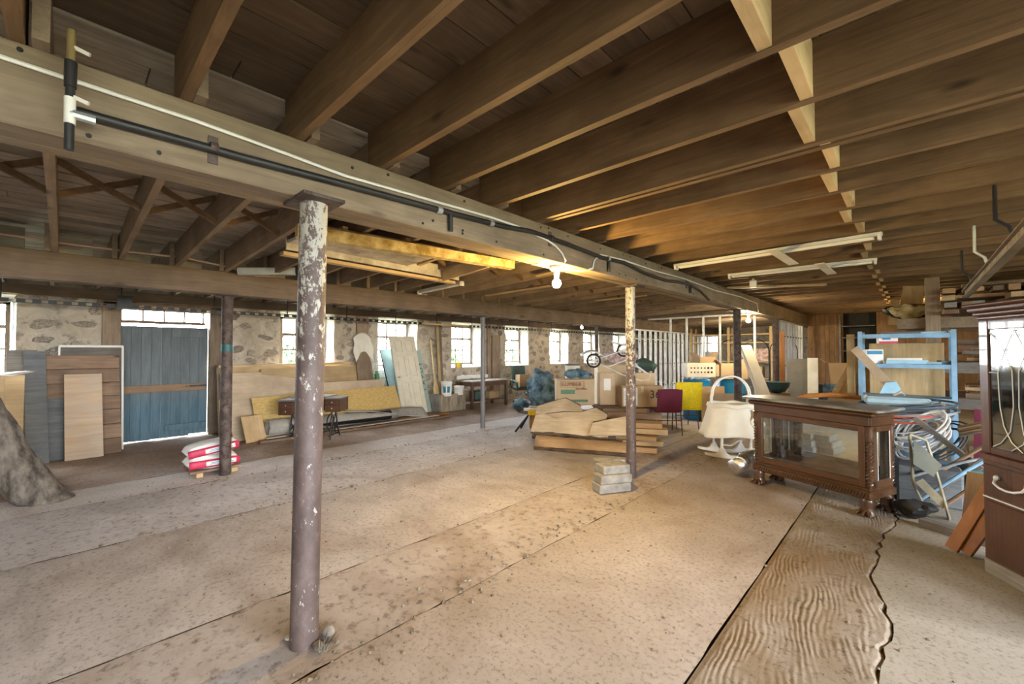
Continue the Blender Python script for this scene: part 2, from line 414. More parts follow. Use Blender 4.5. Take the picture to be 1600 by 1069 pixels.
# ---- ceiling: joists, deck boards, bridging
ce = bpy.data.objects.new('ceiling', None); COL.objects.link(ce); struct(ce, 'open timber ceiling of joists under rough deck boards')
def zj(x):
    return 2.75 if x > -2.5 else (2.75-.13*(-2.5-x)/4.0 if x > -6.5 else 2.62)
JS, JH, JW = .497, .27, .046
NJ0 = -8
def joist_mesh(L):
    bb = B(); n = 8
    P = []
    bb.b2((-L/2, -JW/2, 0), (L/2, JW/2, JH)); return bb
jr = joist_mesh(7.3).build('joist', M['joist'], ce, (0, 0, 0)); jm = joist_mesh(4.35).build('joist', M['joist_lit'], ce, (0, 0, 0)); jl = joist_mesh(3.95).build('joist', M['joist_lit'], ce, (0, 0, 0))
first = dict(r=jr, m=jm, l=jl); used = set()
def put(k, loc, rot):
    o = first[k] if k not in used else dup(first[k])
    used.add(k); o.location = loc; o.rotation_euler = rot; return o
for i in range(NJ0, 44):
    y = .36+JS*i
    if y > 21.2: break
    jx = lambda: R.uniform(-.012, .012)
    if y < YP: put('r', (1.1, y, 2.752+jx()*.3), (0, 0, jx()*.25))
    if i == 5: put('r', (1.1, y+.09, 2.752), (0, 0, .002))
    put('m', (-4.5, y+.058, 2.685+jx()*.3), (0, math.atan2(-.13, 4.0), jx()*.25))
    put('l', (-8.3, y-.0, 2.622+jx()*.3), (0, 0, jx()*.3))
bdw = .19
x = -10.25
bm_ = {}
while x < X1+.2:
    y = Y0+R.uniform(-3, 0)
    while y < Y1:
        L = R.choice((5.0, 6.2, 7.4))
        key = ('l' if x < -2.5 else 'r', L)
        zz = zj(x)+JH+.014+R.uniform(-.003, .003)
        if key not in bm_:
            b_ = B(); b_.b2((-bdw/2+.003, 0, -.012), (bdw/2-.003, L-.006, .012)); bm_[key] = b_.build('deck_board', M['deck_lit' if key[0] == 'l' else 'deck'], ce, (x, y, zz))
        else: dup(bm_[key], location=(x, y, zz))
        y += L
    x += bdw
# roof slab over the boards so no sky leaks through the joints
bb = B(); bb.b2((-10.6, Y0-.2, 3.12), (X1+.3, Y1+.3, 3.2)); bb.build('upper_floor', M['deck'], ce, (0, 0, 0))
# solid bridging in the right bay, staggered
k_ = None
for i in range(NJ0, 30):
    y = .36+JS*i
    xx = -.36+(.03 if i % 2 else -.03)
    if k_ is None:
        b_ = B(); b_.b2((-.025, 0, 0), (.025, JS-JW, .25)); k_ = b_.build('bridging_block', M['pine'], ce, (xx, y+JW/2, 2.76))
        b_ = B()
    else: dup(k_, location=(xx, y+JW/2, 2.76))
# cross bridging in the middle bay
kx = None
for i in range(-3, 22):
    y = .42+JS*i
    for s in (0, 1):
        if kx is None:
            b_ = B(); b_.bar((0, JW/2, .02), (0, JS-JW/2, JH-.02), .03, .045); kx = b_.build('cross_brace', M['joist'], ce, (-4.42, y, 2.70))
            b_ = B(); b_.bar((.05, JW/2, JH-.02), (.05, JS-JW/2, .02), .03, .045); ky = b_.build('cross_brace', M['joist'], ce, (-4.42, y, 2.70))
            break
        else:
            dup((kx, ky)[s], location=(-4.42, y, 2.70))
# dark blocks between joists over the second beam
kb = None
for i in range(NJ0, 42):
    y = .36+JS*i+JS/2
    if kb is None:
        b_ = B(); b_.b2((-.02, -JS/2+.06, 0), (.02, JS/2-.16, .24)); kb = b_.build('blocking', M['deck_lit'], ce, (-6.62, y, 2.63))
    else: dup(kb, location=(-6.62, y, 2.63))

# ---- beams
def beam(name, label, xc, wd, z0, z1, y0, y1, mat, nply, joints):
    t = thing(name, label, 'beam', (xc, y0, z0), 0); t['kind'] = 'structure'; del t['category']
    pw = wd/nply
    for p in range(nply):
        ys = [y0]+[j+(p-1)*1.1 for j in joints]+[y1]
        for a, b in zip(ys, ys[1:]):
            xx = -wd/2+pw*(p+.5); dz = R.uniform(0, .012) if p != nply-1 else 0
            bb = B(); bb.b2((xx-pw/2+.002, a-y0+.002, dz), (xx+pw/2-.002, b-y0-.002, z1-z0)); bb.build('beam_ply', mat, t, (0, 0, 0), bevel=.006)
    return t
bm1 = beam('trim_1', 'heavy built-up timber beam with cables along its face', -2.54, .28, 2.44, 2.755, Y0, YP, M['beam'], 3, [4.2, 9.5])
bm2 = beam('trim_2', 'second built-up timber beam nearer the window wall', -6.52, .24, 2.335, 2.625, Y0, Y1-.1, M['beam2'], 3, [5.4, 10.8, 16.1])
b_ = B(); b_.b2((-.14, 0, 0), (.14, Y1-YP, .31)); o_ = b_.build('beam_ply', M['beam'], bm1, (0, YP-Y0, 0))
# nail heads on the near face of the main beam
kn = None
for i in range(44):
    y = .0+R.uniform(-.5, 9); z = R.choice((.05, .27))+R.uniform(-.02, .02)
    if kn is None:
        b_ = B(); b_.tube([(0, 0, 0), (.004, 0, 0)], .009, 8); kn = b_.build('bolt_head', M['black'], bm1, (.1405, y-Y0, z))
    else: dup(kn, location=(.1405, y-Y0, z))

# ---- left rubble wall with openings
wl = bpy.data.objects.new('wall_left', None); COL.objects.link(wl); struct(wl, 'rubble stone wall with deep white window reveals')
OP = []          # (front y0,y1,z0,z1), back same smaller
for r in WIN_R: OP.append((r-WW-.12, r+.08, 1.12, 2.46, r-WW, r, WZ0, WZ1))
OP.append((.62, 2.02, -.05, 2.42, .72, 1.94, -.05, 2.36))
ZT = 2.95
ys = sorted(set([Y0, Y1]+[a for o in OP for a in o[:2]])); zs = sorted(set([-.05, ZT]+[a for o in OP for a in o[2:4]]))
def refine(L, st):
    out = []
    for a, b in zip(L, L[1:]):
        n = max(1, round((b-a)/st)); out += [a+(b-a)*k/n for k in range(n)]
    return out+[L[-1]]
YS, ZS = refine(ys, .13), refine(zs, .13)
def wx(y, z):
    return X0+.045*noise.noise(Vector((1, y*1.7, z*2.3)))+.025*noise.noise(Vector((4, y*4.5, z*5.5)))
bb = B(); idx = {}
def vid(i, j):
    if (i, j) not in idx:
        idx[(i, j)] = len(bb.v); bb.v.append((wx(YS[i], ZS[j]), YS[i], ZS[j]))
    return idx[(i, j)]
for i in range(len(YS)-1):
    for j in range(len(ZS)-1):
        y, z = (YS[i]+YS[i+1])/2, (ZS[j]+ZS[j+1])/2
        if any(o[0] < y < o[1] and o[2] < z < o[3] for o in OP): continue
        bb.f.append((vid(i, j), vid(i+1, j), vid(i+1, j+1), vid(i, j+1)))
bb.sm = True; bb.build('rubble_face', M['mortar'], wl, (0, 0, 0))
# outer leaf
bb = B(); yb = sorted(set([Y0, Y1]+[a for o in OP for a in o[4:6]])); zb = sorted(set([-.05, ZT]+[a for o in OP for a in o[6:8]]))
for a, b in zip(yb, yb[1:]):
    for c, d in zip(zb, zb[1:]):
        if any(o[4] < (a+b)/2 < o[5] and o[6] < (c+d)/2 < o[7] for o in OP): continue
        bb.add([(-10.4, a, c), (-10.4, b, c), (-10.4, b, d), (-10.4, a, d)], [(3, 2, 1, 0)])
bb.build('outer_leaf', M['mortar'], wl, (0, 0, 0))
for n, o in enumerate(OP):
    fy0, fy1, fz0, fz1, by0, by1, bz0, bz1 = o
    fr = [(fy0, fz0), (fy1, fz0), (fy1, fz1), (fy0, fz1)]; bk = [(by0, bz0), (by1, bz0), (by1, bz1), (by0, bz1)]
    bb = B()
    for k in range(4):
        if k == 0 and n == len(OP)-1: continue
        k2 = (k+1) % 4
        def rv(u, v):
            f = (fr[k][0]+(fr[k2][0]-fr[k][0])*u, fr[k][1]+(fr[k2][1]-fr[k][1])*u); b = (bk[k][0]+(bk[k2][0]-bk[k][0])*u, bk[k][1]+(bk[k2][1]-bk[k][1])*u)
            y = f[0]+(b[0]-f[0])*v; z = f[1]+(b[1]-f[1])*v; x = wx(*f)*(1-v)+(-10.4)*v
            e = math.sin(v*PI)*.035*noise.noise(Vector((x*6, y*6, z*6)))
            return (x, y+(e if k in (1, 3) else 0), z+(e if k in (0, 2) else 0))
        bb.sheet(rv, 9, 5)
    bb.build('window_reveal' if n < len(OP)-1 else 'door_reveal', M['plaster'] if n < len(OP)-1 else M['oldz'], wl, (0, 0, 0))
# field stones set in the mortar
SM = []
for k in range(6):
    b_ = B(); b_.ball((0, 0, 0), 1, 9, 6, (1, 1, 1)); b_.v = [tuple(Vector(p)*(1+.35*noise.noise(Vector(p)*1.4+Vector((k*9, 0, 0))))) for p in b_.v]
    SM.append(b_.build('stone', M['stone'], wl, (0, 0, -5))); 
kk = 0; tries = 0; placed = []
while kk < 250 and tries < 6000:
    tries += 1
    y = R.uniform(-1.2, 13) if kk < 190 else R.uniform(10, 20); z = R.uniform(.1, 2.5); sy, sz = R.uniform(.07, .2), R.uniform(.05, .11)
    if any(o[0]-sy < y < o[1]+sy and o[2]-sz < z < o[3]+sz for o in OP): continue
    if any(abs(y-q[0]) < sy+q[2] and abs(z-q[1]) < sz+q[3] for q in placed): continue
    placed.append((y, z, sy, sz))
    o = SM[kk] if kk < 6 else dup(SM[kk % 6])
    o.location = (wx(y, z)-.012, y, z); o.scale = (R.uniform(.03, .05), sy, sz); o.rotation_euler = (R.uniform(-.25, .25), 0, 0); kk += 1
# timber plate and posts let into the wall
bb = B(); bb.b2((-9.95, Y0, 2.47), (-9.72, Y1, 2.62)); bb.build('wall_plate', M['beam2'], wl, (0, 0, 0))

# ---- windows
def window(n, r):
    t = bpy.data.objects.new('window_%d' % n, None); COL.objects.link(t); t.location = (-10.25, r-WW/2, WZ0); struct(t)
    h = WZ1-WZ0; y0, y1 = -WW/2, WW/2
    b_ = B(); b_.b2((-.04, y0, 0), (.05, y0+.05, h)).b2((-.04, y1-.05, 0), (.05, y1, h)).b2((-.04, y0, h-.05), (.05, y1, h)).b2((-.05, y0, 0), (.07, y1, .05))
    b_.build('window_frame', M['oldz'], t)
    zr = [.05, .05+(h-.1)*.36, .05+(h-.1)*.68, h-.05]; yr = [y0+.05+(WW-.1)*k/3 for k in range(4)]
    b_ = B(); b_.b2((-.02, yr[0], zr[2]-.03), (.03, yr[3], zr[2]+.03)); b_.build('meeting_rail', M['oldz'], t)
    b_ = B(); b_.b2((-.012, yr[0], zr[1]-.016), (.012, yr[3], zr[1]+.016)); b_.build('glazing_bar', M['oldz'], t)
    for k in (1, 2):
        b_ = B(); b_.b2((-.012, yr[k]-.017, zr[0]), (.012, yr[k]+.017, zr[3])); b_.build('glazing_bar', M['oldz'], t)
    for a in range(3):
        for b in range(3):
            b_ = B(); b_.b2((-.002, yr[a]+.011, zr[b]+.011), (.002, yr[a+1]-.011, zr[b+1]-.011)); b_.build('pane', M['glass'], t)
for n, r in enumerate(WIN_R): window(n+1, r)

# ---- plank door with transom
d1 = bpy.data.objects.new('door_1', None); COL.objects.link(d1); d1.location = (-9.99, .665, 0); struct(d1, 'worn blue plank door with a bare wood rail')
pw = 1.255/9
for k in range(9):
    b_ = B(); b_.b2((-.02, k*pw+.0005+(.002 if k == 4 else 0), .004+(.03 if k > 6 else R.uniform(0, .012))), (.02, (k+1)*pw-.0005, 2.05)); b_.build('plank', M['blue_door'], d1, (0, 0, 0), bevel=.004)
b_ = B(); b_.b2((.02, .0, .86), (.05, 1.22, .99)); b_.build('rail', M['orange'] if False else wood('rail_wood', (.27, .17, .10), (.40, .27, .17), 1), d1, (0, 0, 0), bevel=.005)
b_ = B(); b_.b2((.02, .62, .14), (.05, 1.23, .25)); b_.build('rail', M['blue_door'], d1, (0, 0, 0), bevel=.005)
b_ = B(); b_.b2((.02, .7, 1.86), (.045, 1.23, 2.0)); b_.build('rail', M['blue_door'], d1, (0, 0, 0), bevel=.005)
b_ = B(); b_.b2((.05, .97, .93), (.062, 1.24, .96)).tube([(.06, .93, .945), (.09, .93, .945)], .012).build('hinge_strap', M['black'], d1, (0, 0, 0))
b_ = B(); b_.b2((-.05, -.02, 2.10), (.05, 1.2, 2.15)).b2((-.05, -.02, 2.33), (.05, 1.2, 2.37)); b_.build('transom_frame', M['oldx'], d1, (0, 0, 0))
for k in range(5):
    b_ = B(); b_.b2((-.02, -.01+k*.295, 2.15), (.02, .012+k*.295, 2.33)); b_.build('transom_bar', M['oldx'], d1, (0, 0, 0))
for k in range(4):
    b_ = B(); b_.b2((-.002, .012+k*.295, 2.15), (.002, -.01+(k+1)*.295, 2.33)); b_.build('pane', M['glass'], d1, (0, 0, 0))
for y0, y1, m in ((-.24, .0, 'oldz'), (1.262, 1.48, 'oldz')):
    b_ = B(); b_.b2((.02, y0, 0), (.17, y1, 2.45)); b_.build('door_post', M[m], d1, (0, 0, 0), bevel=.012)
b_ = B(); b_.b2((.02, -.3, 2.37), (.17, 1.46, 2.46)); b_.build('door_lintel', M['oldx'], d1, (0, 0, 0), bevel=.01)
portal((-10.42, 1.33, 2.25), (0, -PI/2, 0), .2, 1.1)
# boards nailed up the wall between windows
for y, z0, z1, wd, m in ((5.02, 0, 2.5, .30, 'oldz'), (9.62, 0, 2.12, .36, 'oldz'), (9.3, 0, 2.5, .12, 'oldz')):
    b_ = B(); b_.b2((-9.84, y-wd/2, z0), (-9.76, y+wd/2, z1)); b_.build('wall_board', M[m], wl, (0, 0, 0), bevel=.01)

# ---- end walls and right wall
wr = bpy.data.objects.new('wall_right', None); COL.objects.link(wr); struct(wr)
yy = sorted([Y0, Y1]+[y+s*.75 for y in RWIN_ADDED for s in (-1, 1)])
bb = B(); bb.b2((X1, Y0, 0), (X1+.28, Y1, .9)).b2((X1, Y0, 2.4), (X1+.28, Y1, 3.0))
for k in range(0, len(yy), 2): bb.b2((X1, yy[k], .9), (X1+.28, yy[k+1], 2.4))
bb.build('rubble_face', M['mortar'], wr, (0, 0, 0))
wn = bpy.data.objects.new('wall_near', None); COL.objects.link(wn); struct(wn)
bb = B(); bb.b2((-10.4, Y0-.25, 0), (X1+.28, Y0, 3))
bb.build('rubble_face', M['mortar'], wn, (0, 0, 0))
wf = bpy.data.objects.new('wall_far', None); COL.objects.link(wf); struct(wf)
bb = B(); bb.b2((-10.4, Y1-.05, 0), (-7.57, Y1+.25, 3.05)).b2((-6.67, Y1-.05, 0), (X1, Y1+.25, 3.05)).b2((-7.57, Y1-.05, 0), (-6.67, Y1+.25, 1.05)).b2((-7.57, Y1-.05, 2.35), (-6.67, Y1+.25, 3.05))
bb.build('rubble_face', M['mortar'], wf, (0, 0, 0))
t = bpy.data.objects.new('window_9', None); COL.objects.link(t); t.location = (-7.12, Y1+.1, 1.05); struct(t)
b_ = B(); b_.b2((-.45, -.03, 0), (-.40, .03, 1.3)).b2((.40, -.03, 0), (.45, .03, 1.3)).b2((-.45, -.03, 1.25), (.45, .03, 1.3)).b2((-.45, -.03, 0), (.45, .03, .05)); b_.build('window_frame', M['oldx'], t)
for k in range(2):
    b_ = B(); b_.b2((-.15+k*.28, -.012, .05), (-.13+k*.28, .012, 1.25)); b_.build('glazing_bar', M['oldx'], t)
for k in range(2):
    b_ = B(); b_.b2((-.4, -.012, .43+k*.4), (.4, .012, .45+k*.4)); b_.build('glazing_bar', M['oldx'], t)
for a in range(3):
    for b in range(3):
        b_ = B(); b_.b2((-.4+a*.27, -.002, .05+b*.4), (-.13+a*.27, .002, .43+b*.4)); b_.build('pane', M['glass'], t)
# plank wall closing the right bay
wp = bpy.data.objects.new('wall_plank', None); COL.objects.link(wp); struct(wp, 'brown upright plank wall at the end of the main beam')
x = -2.42
while x < X1:
    wd = .115 if x < -1.4 else .22
    if not (-1.55 < x < -.9):
        b_ = B(); b_.b2((x+.003, YP-.012, .55 if x < -1.6 else 0), (x+wd-.003, YP+.012, 3.02)); b_.build('plank', M['panelwall'], wp, (0, 0, 0))
    x += wd
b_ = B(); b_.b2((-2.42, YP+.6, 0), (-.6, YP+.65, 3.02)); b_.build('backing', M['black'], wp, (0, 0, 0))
for k, z in enumerate((.75, 1.15, 1.6, 2.0, 2.35)):
    b_ = B(); b_.b2((-1.58, YP-.15, z), (-.75, YP+.4, z+.03)); b_.build('shelf_board', M['greyx'], wp, (0, 0, 0))
b_ = B(); b_.b2((-1.60, YP-.15, 0), (-1.55, YP+.4, 2.7)); b_.build('shelf_upright', M['greyx'], wp, (0, 0, 0))
# outside
g = B(); g.b2((-80, -60, -.5), (60, 80, -.31)); struct(g.build('ground', M['grass']))
def tree(y, x, s, lab):
    t = thing('tree', lab, 'tree', (x, y, -.31))
    b_ = B(); b_.tube([(0, 0, 0), (.05, 0, 1.2*s), (.1, .1, 2.2*s)], [.16*s, .12*s, .05*s]); b_.build('trunk', M['bark'], t)
    b_ = B(); rr = random.Random(int(y*10))
    for k in range(420):
        d = Vector((rr.gauss(0, 1), rr.gauss(0, 1), rr.gauss(0, .8))); d = d.normalized()*rr.uniform(.5, 1)*s*1.1
        p = d+Vector((0, 0, 1.9*s)); a = Vector((rr.gauss(0, 1), rr.gauss(0, 1), rr.gauss(0, 1))).normalized()*.16*s; b = a.cross(d).normalized()*.10*s
        b_.add([p-a, p+b, p+a, p-b], [(0, 1, 2, 3)])
    b_.build('foliage', M['leaf'], t)['kind'] = 'stuff'
tree(7.2, -22, .95, 'leafy tree outside the window behind the sewing table')
tree(16.5, -21, .8, 'small leafy tree outside the window above the work table')
tree(21.5, -20, .9, 'leafy tree outside the window behind the green office chair')

# ================================================================== OBJECTS
# ---- steel posts
def post(x, y, top, r, mat, label, tape=False):
    t = thing('steel_post', label, 'post', (x, y, -.02), 0, 'steel posts under the beams')
    b_ = B(); b_.lathe([(r, 0), (r, .4), (r*1.01, 1.2), (r, top-.0)], 20, (0, 0, 0)); b_.build('shaft', mat, t)
    b_ = B(); b_.b2((-.15, -.11, top), (.15, .11, top+.018)); b_.build('top_plate', M['rust'], t)
    if tape:
        b_ = B(); b_.lathe([(r+.002, 0), (r+.004, .03), (r+.002, .09)], 20, (0, 0, 1.62), cap=False); b_.build('tape_band', plain('teal_tape', (.01, .09, .10), .5), t)
    return t
def postmat(name, seed, zt):
    m, nt, bs = newmat(name)
    v = coords(nt, (1, 1, .6)); f = noi(nt, v, 7, 6, .7); base = ramp(nt, f, [(.3, (.050, .033, .030)), (.55, (.095, .066, .060)), (.75, (.15, .112, .10))])
    f2 = noi(nt, v, 20+seed, 7, .75)
    v2 = coords(nt, (1, 1, 1), False); sp = nd(nt, 'ShaderNodeSeparateXYZ'); nt.links.new(v2, sp.inputs[0])
    mr = nd(nt, 'ShaderNodeMapRange'); nt.links.new(sp.outputs[2], mr.inputs[0]); mr.inputs[1].default_value = zt-.9; mr.inputs[2].default_value = zt+.5
    mr.inputs[3].default_value = -.05; mr.inputs[4].default_value = .12
    ad = nd(nt, 'ShaderNodeMath', operation='ADD'); nt.links.new(f2, ad.inputs[0]); nt.links.new(mr.outputs[0], ad.inputs[1])
    c = mix(nt, ramp(nt, ad.outputs[0], [(.56, (0, 0, 0)), (.60, (1, 1, 1))]), base, (.40, .39, .34))
    f3 = noi(nt, v, 30, 4, .7); c = mix(nt, ramp(nt, f3, [(.60, (0, 0, 0)), (.7, (.6, .6, .6))]), c, (.20, .17, .16))
    nt.links.new(c, bs.inputs['Base Color']); bs.inputs['Roughness'].default_value = .6; bump(nt, bs, f3, .4, .006); return m
post(-2.45, .93, 2.445, .072, postmat('post_paint', 0, 2.0), 'nearest rusty post, peeling white paint near its top').rotation_euler = (-.0085, .009, 0)
post(-2.62, 5.0, 2.445, .062, postmat('post_paint_b', 3, 1.6), 'rusty post with grey concrete blocks stacked at its foot')
post(-2.55, 9.35, 2.445, .07, M['rust'], 'dark post beside the blue barrels and foam slab')
post(-2.55, 12.7, 2.445, .07, M['rust'], 'dark post among the stud wall at the far end of the main beam')
post(-6.5, 1.46, 2.34, .065, M['rust'], 'dark post beside the red sacks, with a teal tape band', True)
post(-6.55, 6.05, 2.34, .05, plain('grey_steel', (.16, .16, .165), .5, .3), 'slim grey post in front of the work table')
post(-6.5, 10.4, 2.34, .05, M['rust'], 'distant slim post behind the upside-down stroller')

# ---- services along the main beam
XF = -2.4
def wav(y, z, a=.0): return (XF+.012, y, z+a*math.sin(y*2.1))
pts = [(XF+.012, -.9+.1*k, 2.665+.02*math.sin((-.9+.1*k)*.9)) for k in range(0, 32)]
pts = [(XF+.012, y, z) for y, z in ((-1, 2.69), (-.2, 2.67), (.4, 2.665), (.8, 2.645), (1.1, 2.625), (1.5, 2.635), (1.9, 2.645), (2.3, 2.655), (2.6, 2.65), (2.8, 2.63), (3.0, 2.61), (3.12, 2.58), (3.22, 2.53), (3.28, 2.47))]+[(XF-.05, 3.3, 2.425), (XF-.12, 3.33, 2.42)]
b_ = B(); b_.tube(pts, .009, 6); tag(b_.build('white_cable', M['white']), 'white cable stapled along the main beam down to the near bulb', 'cable')
pts = [(XF-.12, 3.42, 2.425), (XF-.04, 3.62, 2.42), (XF+.012, 3.75, 2.46), (XF+.014, 3.78, 2.55), (XF+.012, 3.9, 2.63), (XF+.012, 4.4, 2.65), (XF+.012, 5.2, 2.64), (XF+.012, 6.2, 2.66), (XF+.012, 7.5, 2.63), (XF+.012, 9, 2.66), (XF+.012, 10.2, 2.63), (XF+.012, 10.3, 2.46)]
b_ = B(); b_.tube(pts, .009, 6); tag(b_.build('white_cable', M['white']), 'white cable along the main beam from the near bulb towards the far bulb', 'cable')
t = thing('black_pipe', 'black plastic water pipe clipped along the main beam', 'pipe', (XF, 0, 2.57))
pts = [(.022, y, z-2.57) for y, z in ((.0, 2.545), (.6, 2.555), (1.1, 2.57), (1.9, 2.59), (2.4, 2.61), (2.75, 2.64), (3.3, 2.63), (3.9, 2.60), (4.4, 2.62), (4.9, 2.57), (5.5, 2.55), (6.0, 2.585), (6.4, 2.60), (6.8, 2.55), (7.1, 2.47), (7.2, 2.44))]
b_ = B(); b_.tube(pts, .02, 10); b_.build('pipe_run', M['blackpipe'], t)
for y, z in ((.47, 2.56), (3.05, 2.64), (6.3, 2.6)):
    b_ = B(); b_.b2((0, y-.02, z-.07-2.57), (.008, y+.02, z+.06-2.57)).tube([(.02, y-.015, z-2.57), (.02, y+.015, z-2.57)], .027, 10); b_.build('pipe_clamp', M['rust'], t)
for y, z in ((1.78, 2.585), (2.28, 2.605), (4.05, 2.61)):
    b_ = B(); b_.tube([(.02, y-.02, z-2.57), (.02, y+.02, z-2.57)], .027, 10); b_.build('hose_clamp', M['steel'], t)
for y, z in ((1.78+.1, 2.59), (4.06, 2.6), (6.4, 2.6)):
    b_ = B(); b_.tube([(.022, y, z-2.57), (.024, y, z-.13-2.57)], .018, 8); b_.build('drop_stub', M['blackpipe'], t)
# riser pipe top left
t = thing('water_riser', 'vertical water pipe with valves hanging beside the near beam', 'pipe', (-2.3, .0, 2.4))
b_ = B(); b_.tube([(0, 0, -.04), (0, 0, .28)], .014, 10).tube([(0, 0, .20), (0, 0, .3)], .018, 10); b_.build('black_length', M['blackpipe'], t)
b_ = B(); b_.tube([(0, 0, .28), (0, 0, .42)], .013, 10); b_.build('brass_fitting', plain('brass', (.42, .32, .15), .4, .6), t)
b_ = B(); b_.tube([(0, 0, .06), (0, 0, .16)], .017, 10); b_.build('white_coupling', M['white'], t)
for z in (.17, .36):
    b_ = B(); b_.tube([(-.04, 0, z+.015), (0, 0, z), (.02, .05, z-.02)], .008, 6); b_.build('valve_handle', M['white'], t)
b_ = B(); b_.tube([(0, 0, .1), (0, .07, .1)], .018, 8); b_.build('tee_branch', M['steel'], t)

# ---- bulbs
def bulb(x, y, z, power, lab, plate=True, col=(1, .80, .48)):
    t = thing('ceiling_bulb', lab, 'lamp', (x, y, z), 0, 'bare bulbs in white holders')
    b_ = B(); b_.ball((0, 0, -.02), .045, 14, 9, (1, 1, 1.05)); b_.build('bulb', M['bulb'], t)
    b_ = B(); b_.lathe([(.022, .03), (.03, .07), (.032, .11)], 12); b_.build('bulb_neck', M['white'], t)
    if plate:
        b_ = B(); b_.lathe([(.055, .11), (.07, .125), (.07, .145)], 16); b_.build('lamp_holder', M['white'], t)
    l = bpy.data.lights.new('bulb_light', 'POINT'); l.energy = power; l.color = col; l.shadow_soft_size = .05
    o = bpy.data.objects.new('bulb_light', l); COL.objects.link(o); o.parent = t; o.location = (0, 0, -.1)
bulb(-2.55, 3.35, 2.295, 55, 'bare glowing bulb nearest the camera, under the main beam', col=(1, .64, .17))
bulb(-2.58, 10.3, 2.295, 40, 'bare glowing bulb under the main beam beside the dark post')
bulb(-4.1, 15.2, 2.45, 40, 'small glowing bulb beyond the stud partition')
p = at(909, 519, x=-8.2); bulb(p.x, p.y, 2.44, 8, 'tiny glowing bulb near the window wall')
bulb(.4, 13.0, 2.58, 30, 'bare bulb over the stored lumber', col=(1, .66, .22))

# ---- fluorescent fixtures on the right-bay joists
def tube_light(p, q, lab, second=None):
    p, q = Vector(p), Vector(q); t = thing('fluorescent_batten', lab, 'light fitting', p)
    d = q-p
    b_ = B(); b_.bar((0, 0, .03), d+Vector((0, 0, .03)), .07, .03); b_.build('reflector', M['steel_l'], t)
    for s in (-1, 1):
        n = Vector((-d.y, d.x, 0)).normalized()*.025*s
        b_ = B(); b_.tube([n+d*.03, n+d*.97], .013, 8); b_.build('fluorescent_tube', M['white'], t)
    for f in (.01, .99):
        b_ = B(); b_.bar(d*f-d.normalized()*.012, d*f+d.normalized()*.012, .08, .05); b_.build('end_cap', M['white'], t)
tube_light((-2.25, 5.52, 2.70), (-.18, 5.37, 2.70), 'long fluorescent batten under the joists, nearest of the two')
tube_light((-1.95, 6.75, 2.70), (-.28, 6.83, 2.70), 'long fluorescent batten under the joists, farther of the two')
for a, b, lab in (((1205, 390), (1240, 413), 'loose white reflector plate hanging under the near fluorescent batten'), ((1280, 412), (1300, 428), 'loose pale plate beside the far fluorescent batten')):
    p, q = at(*a, z=2.68), at(*b, z=2.64)
    b_ = B(); b_.bar(p, q, .10, .012); tag(b_.build('reflector_plate', M['cream']), lab, 'plate')
p = at(1140, 452, z=2.68)
b_ = B(); b_.bar(at(1135, 450, z=2.72), at(1290, 445, z=2.72), .09, .03); tag(b_.build('ceiling_board', M['pine_x']), 'short pine board nailed under the joists past the fluorescent lights', 'board')
b_ = B(); b_.bar(at(1255, 497, z=2.70), at(1350, 495, z=2.70), .08, .03); tag(b_.build('ceiling_board', M['pine_x']), 'pale board under the joists in front of the plank wall', 'board')
for u, v, lab in ((1177, 444, 'small white junction box under the joists past the fluorescent battens'), (1357, 501, 'white junction box on the joists above the blue shelving')):
    p = at(u, v, z=2.68); b_ = B(); b_.box(p, (.1, .06, .12)).tube([p+Vector((0, 0, .04)), p+Vector((0, 0, .09))], .02, 8); tag(b_.build('junction_box', M['white'], bevel=.01), lab, 'electrical box')

# ---- insulated hatch frame hanging in the middle bay
t = thing('insulated_hatch', 'hanging hatch frame edged in yellow foam with a whitish board', 'hatch', (-3.6, 2.2, 2.5))
def L(p): return Vector(p)-Vector((-3.6, 2.2, 2.5))
a, b = L(at(512, 368, z=2.6)), L(at(800, 415, z=2.6)); c, d = L(at(440, 396, z=2.57)), L(at(708, 442, z=2.57))
b_ = B(); b_.bar(a+(a-b)*.12, b, .09, .09).jit(.02, 6); b_.build('foam_rail', M['foam'], t)
b_ = B(); b_.bar(c, d, .09, .035); b_.build('white_rail', M['pine'], t)
b_ = B(); b_.bar(c+Vector((.12, 0, .1)), d+Vector((.12, 0, .1)), .02, .16); b_.build('side_board', M['insul'], t)
e = a+(c-a)*.12+Vector((0, 0, .08)); f = b+(d-b)*.1+Vector((0, 0, .08)); g = d-(d-b)*.1+Vector((0, 0, .08)); h = c+(a-c)*.1+Vector((0, 0, .08))
m1 = e+(f-e)*.66; m2 = h+(g-h)*.62
b_ = B(); b_.add([e, m1, m2, h, e+Vector((0, 0, .03)), m1+Vector((0, 0, .03)), m2+Vector((0, 0, .03)), h+Vector((0, 0, .03))], [(0, 1, 2, 3), (7, 6, 5, 4), (0, 4, 5, 1), (1, 5, 6, 2), (2, 6, 7, 3), (3, 7, 4, 0)]); b_.build('hatch_board', M['insul'], t)
b_ = B(); b_.bar(f-(f-e)*.12, g-(g-h)*.12, .03, .22); b_.build('end_board', M['plyx'], t)
for k in range(3):
    q = e+(f-e)*(.1+.3*k); q2 = h+(g-h)*(.1+.3*k)
    b_ = B(); b_.bar(q+Vector((0, 0, .045)), q2+Vector((0, 0, .045)), .05, .03); b_.build('batten', M['pine'], t)
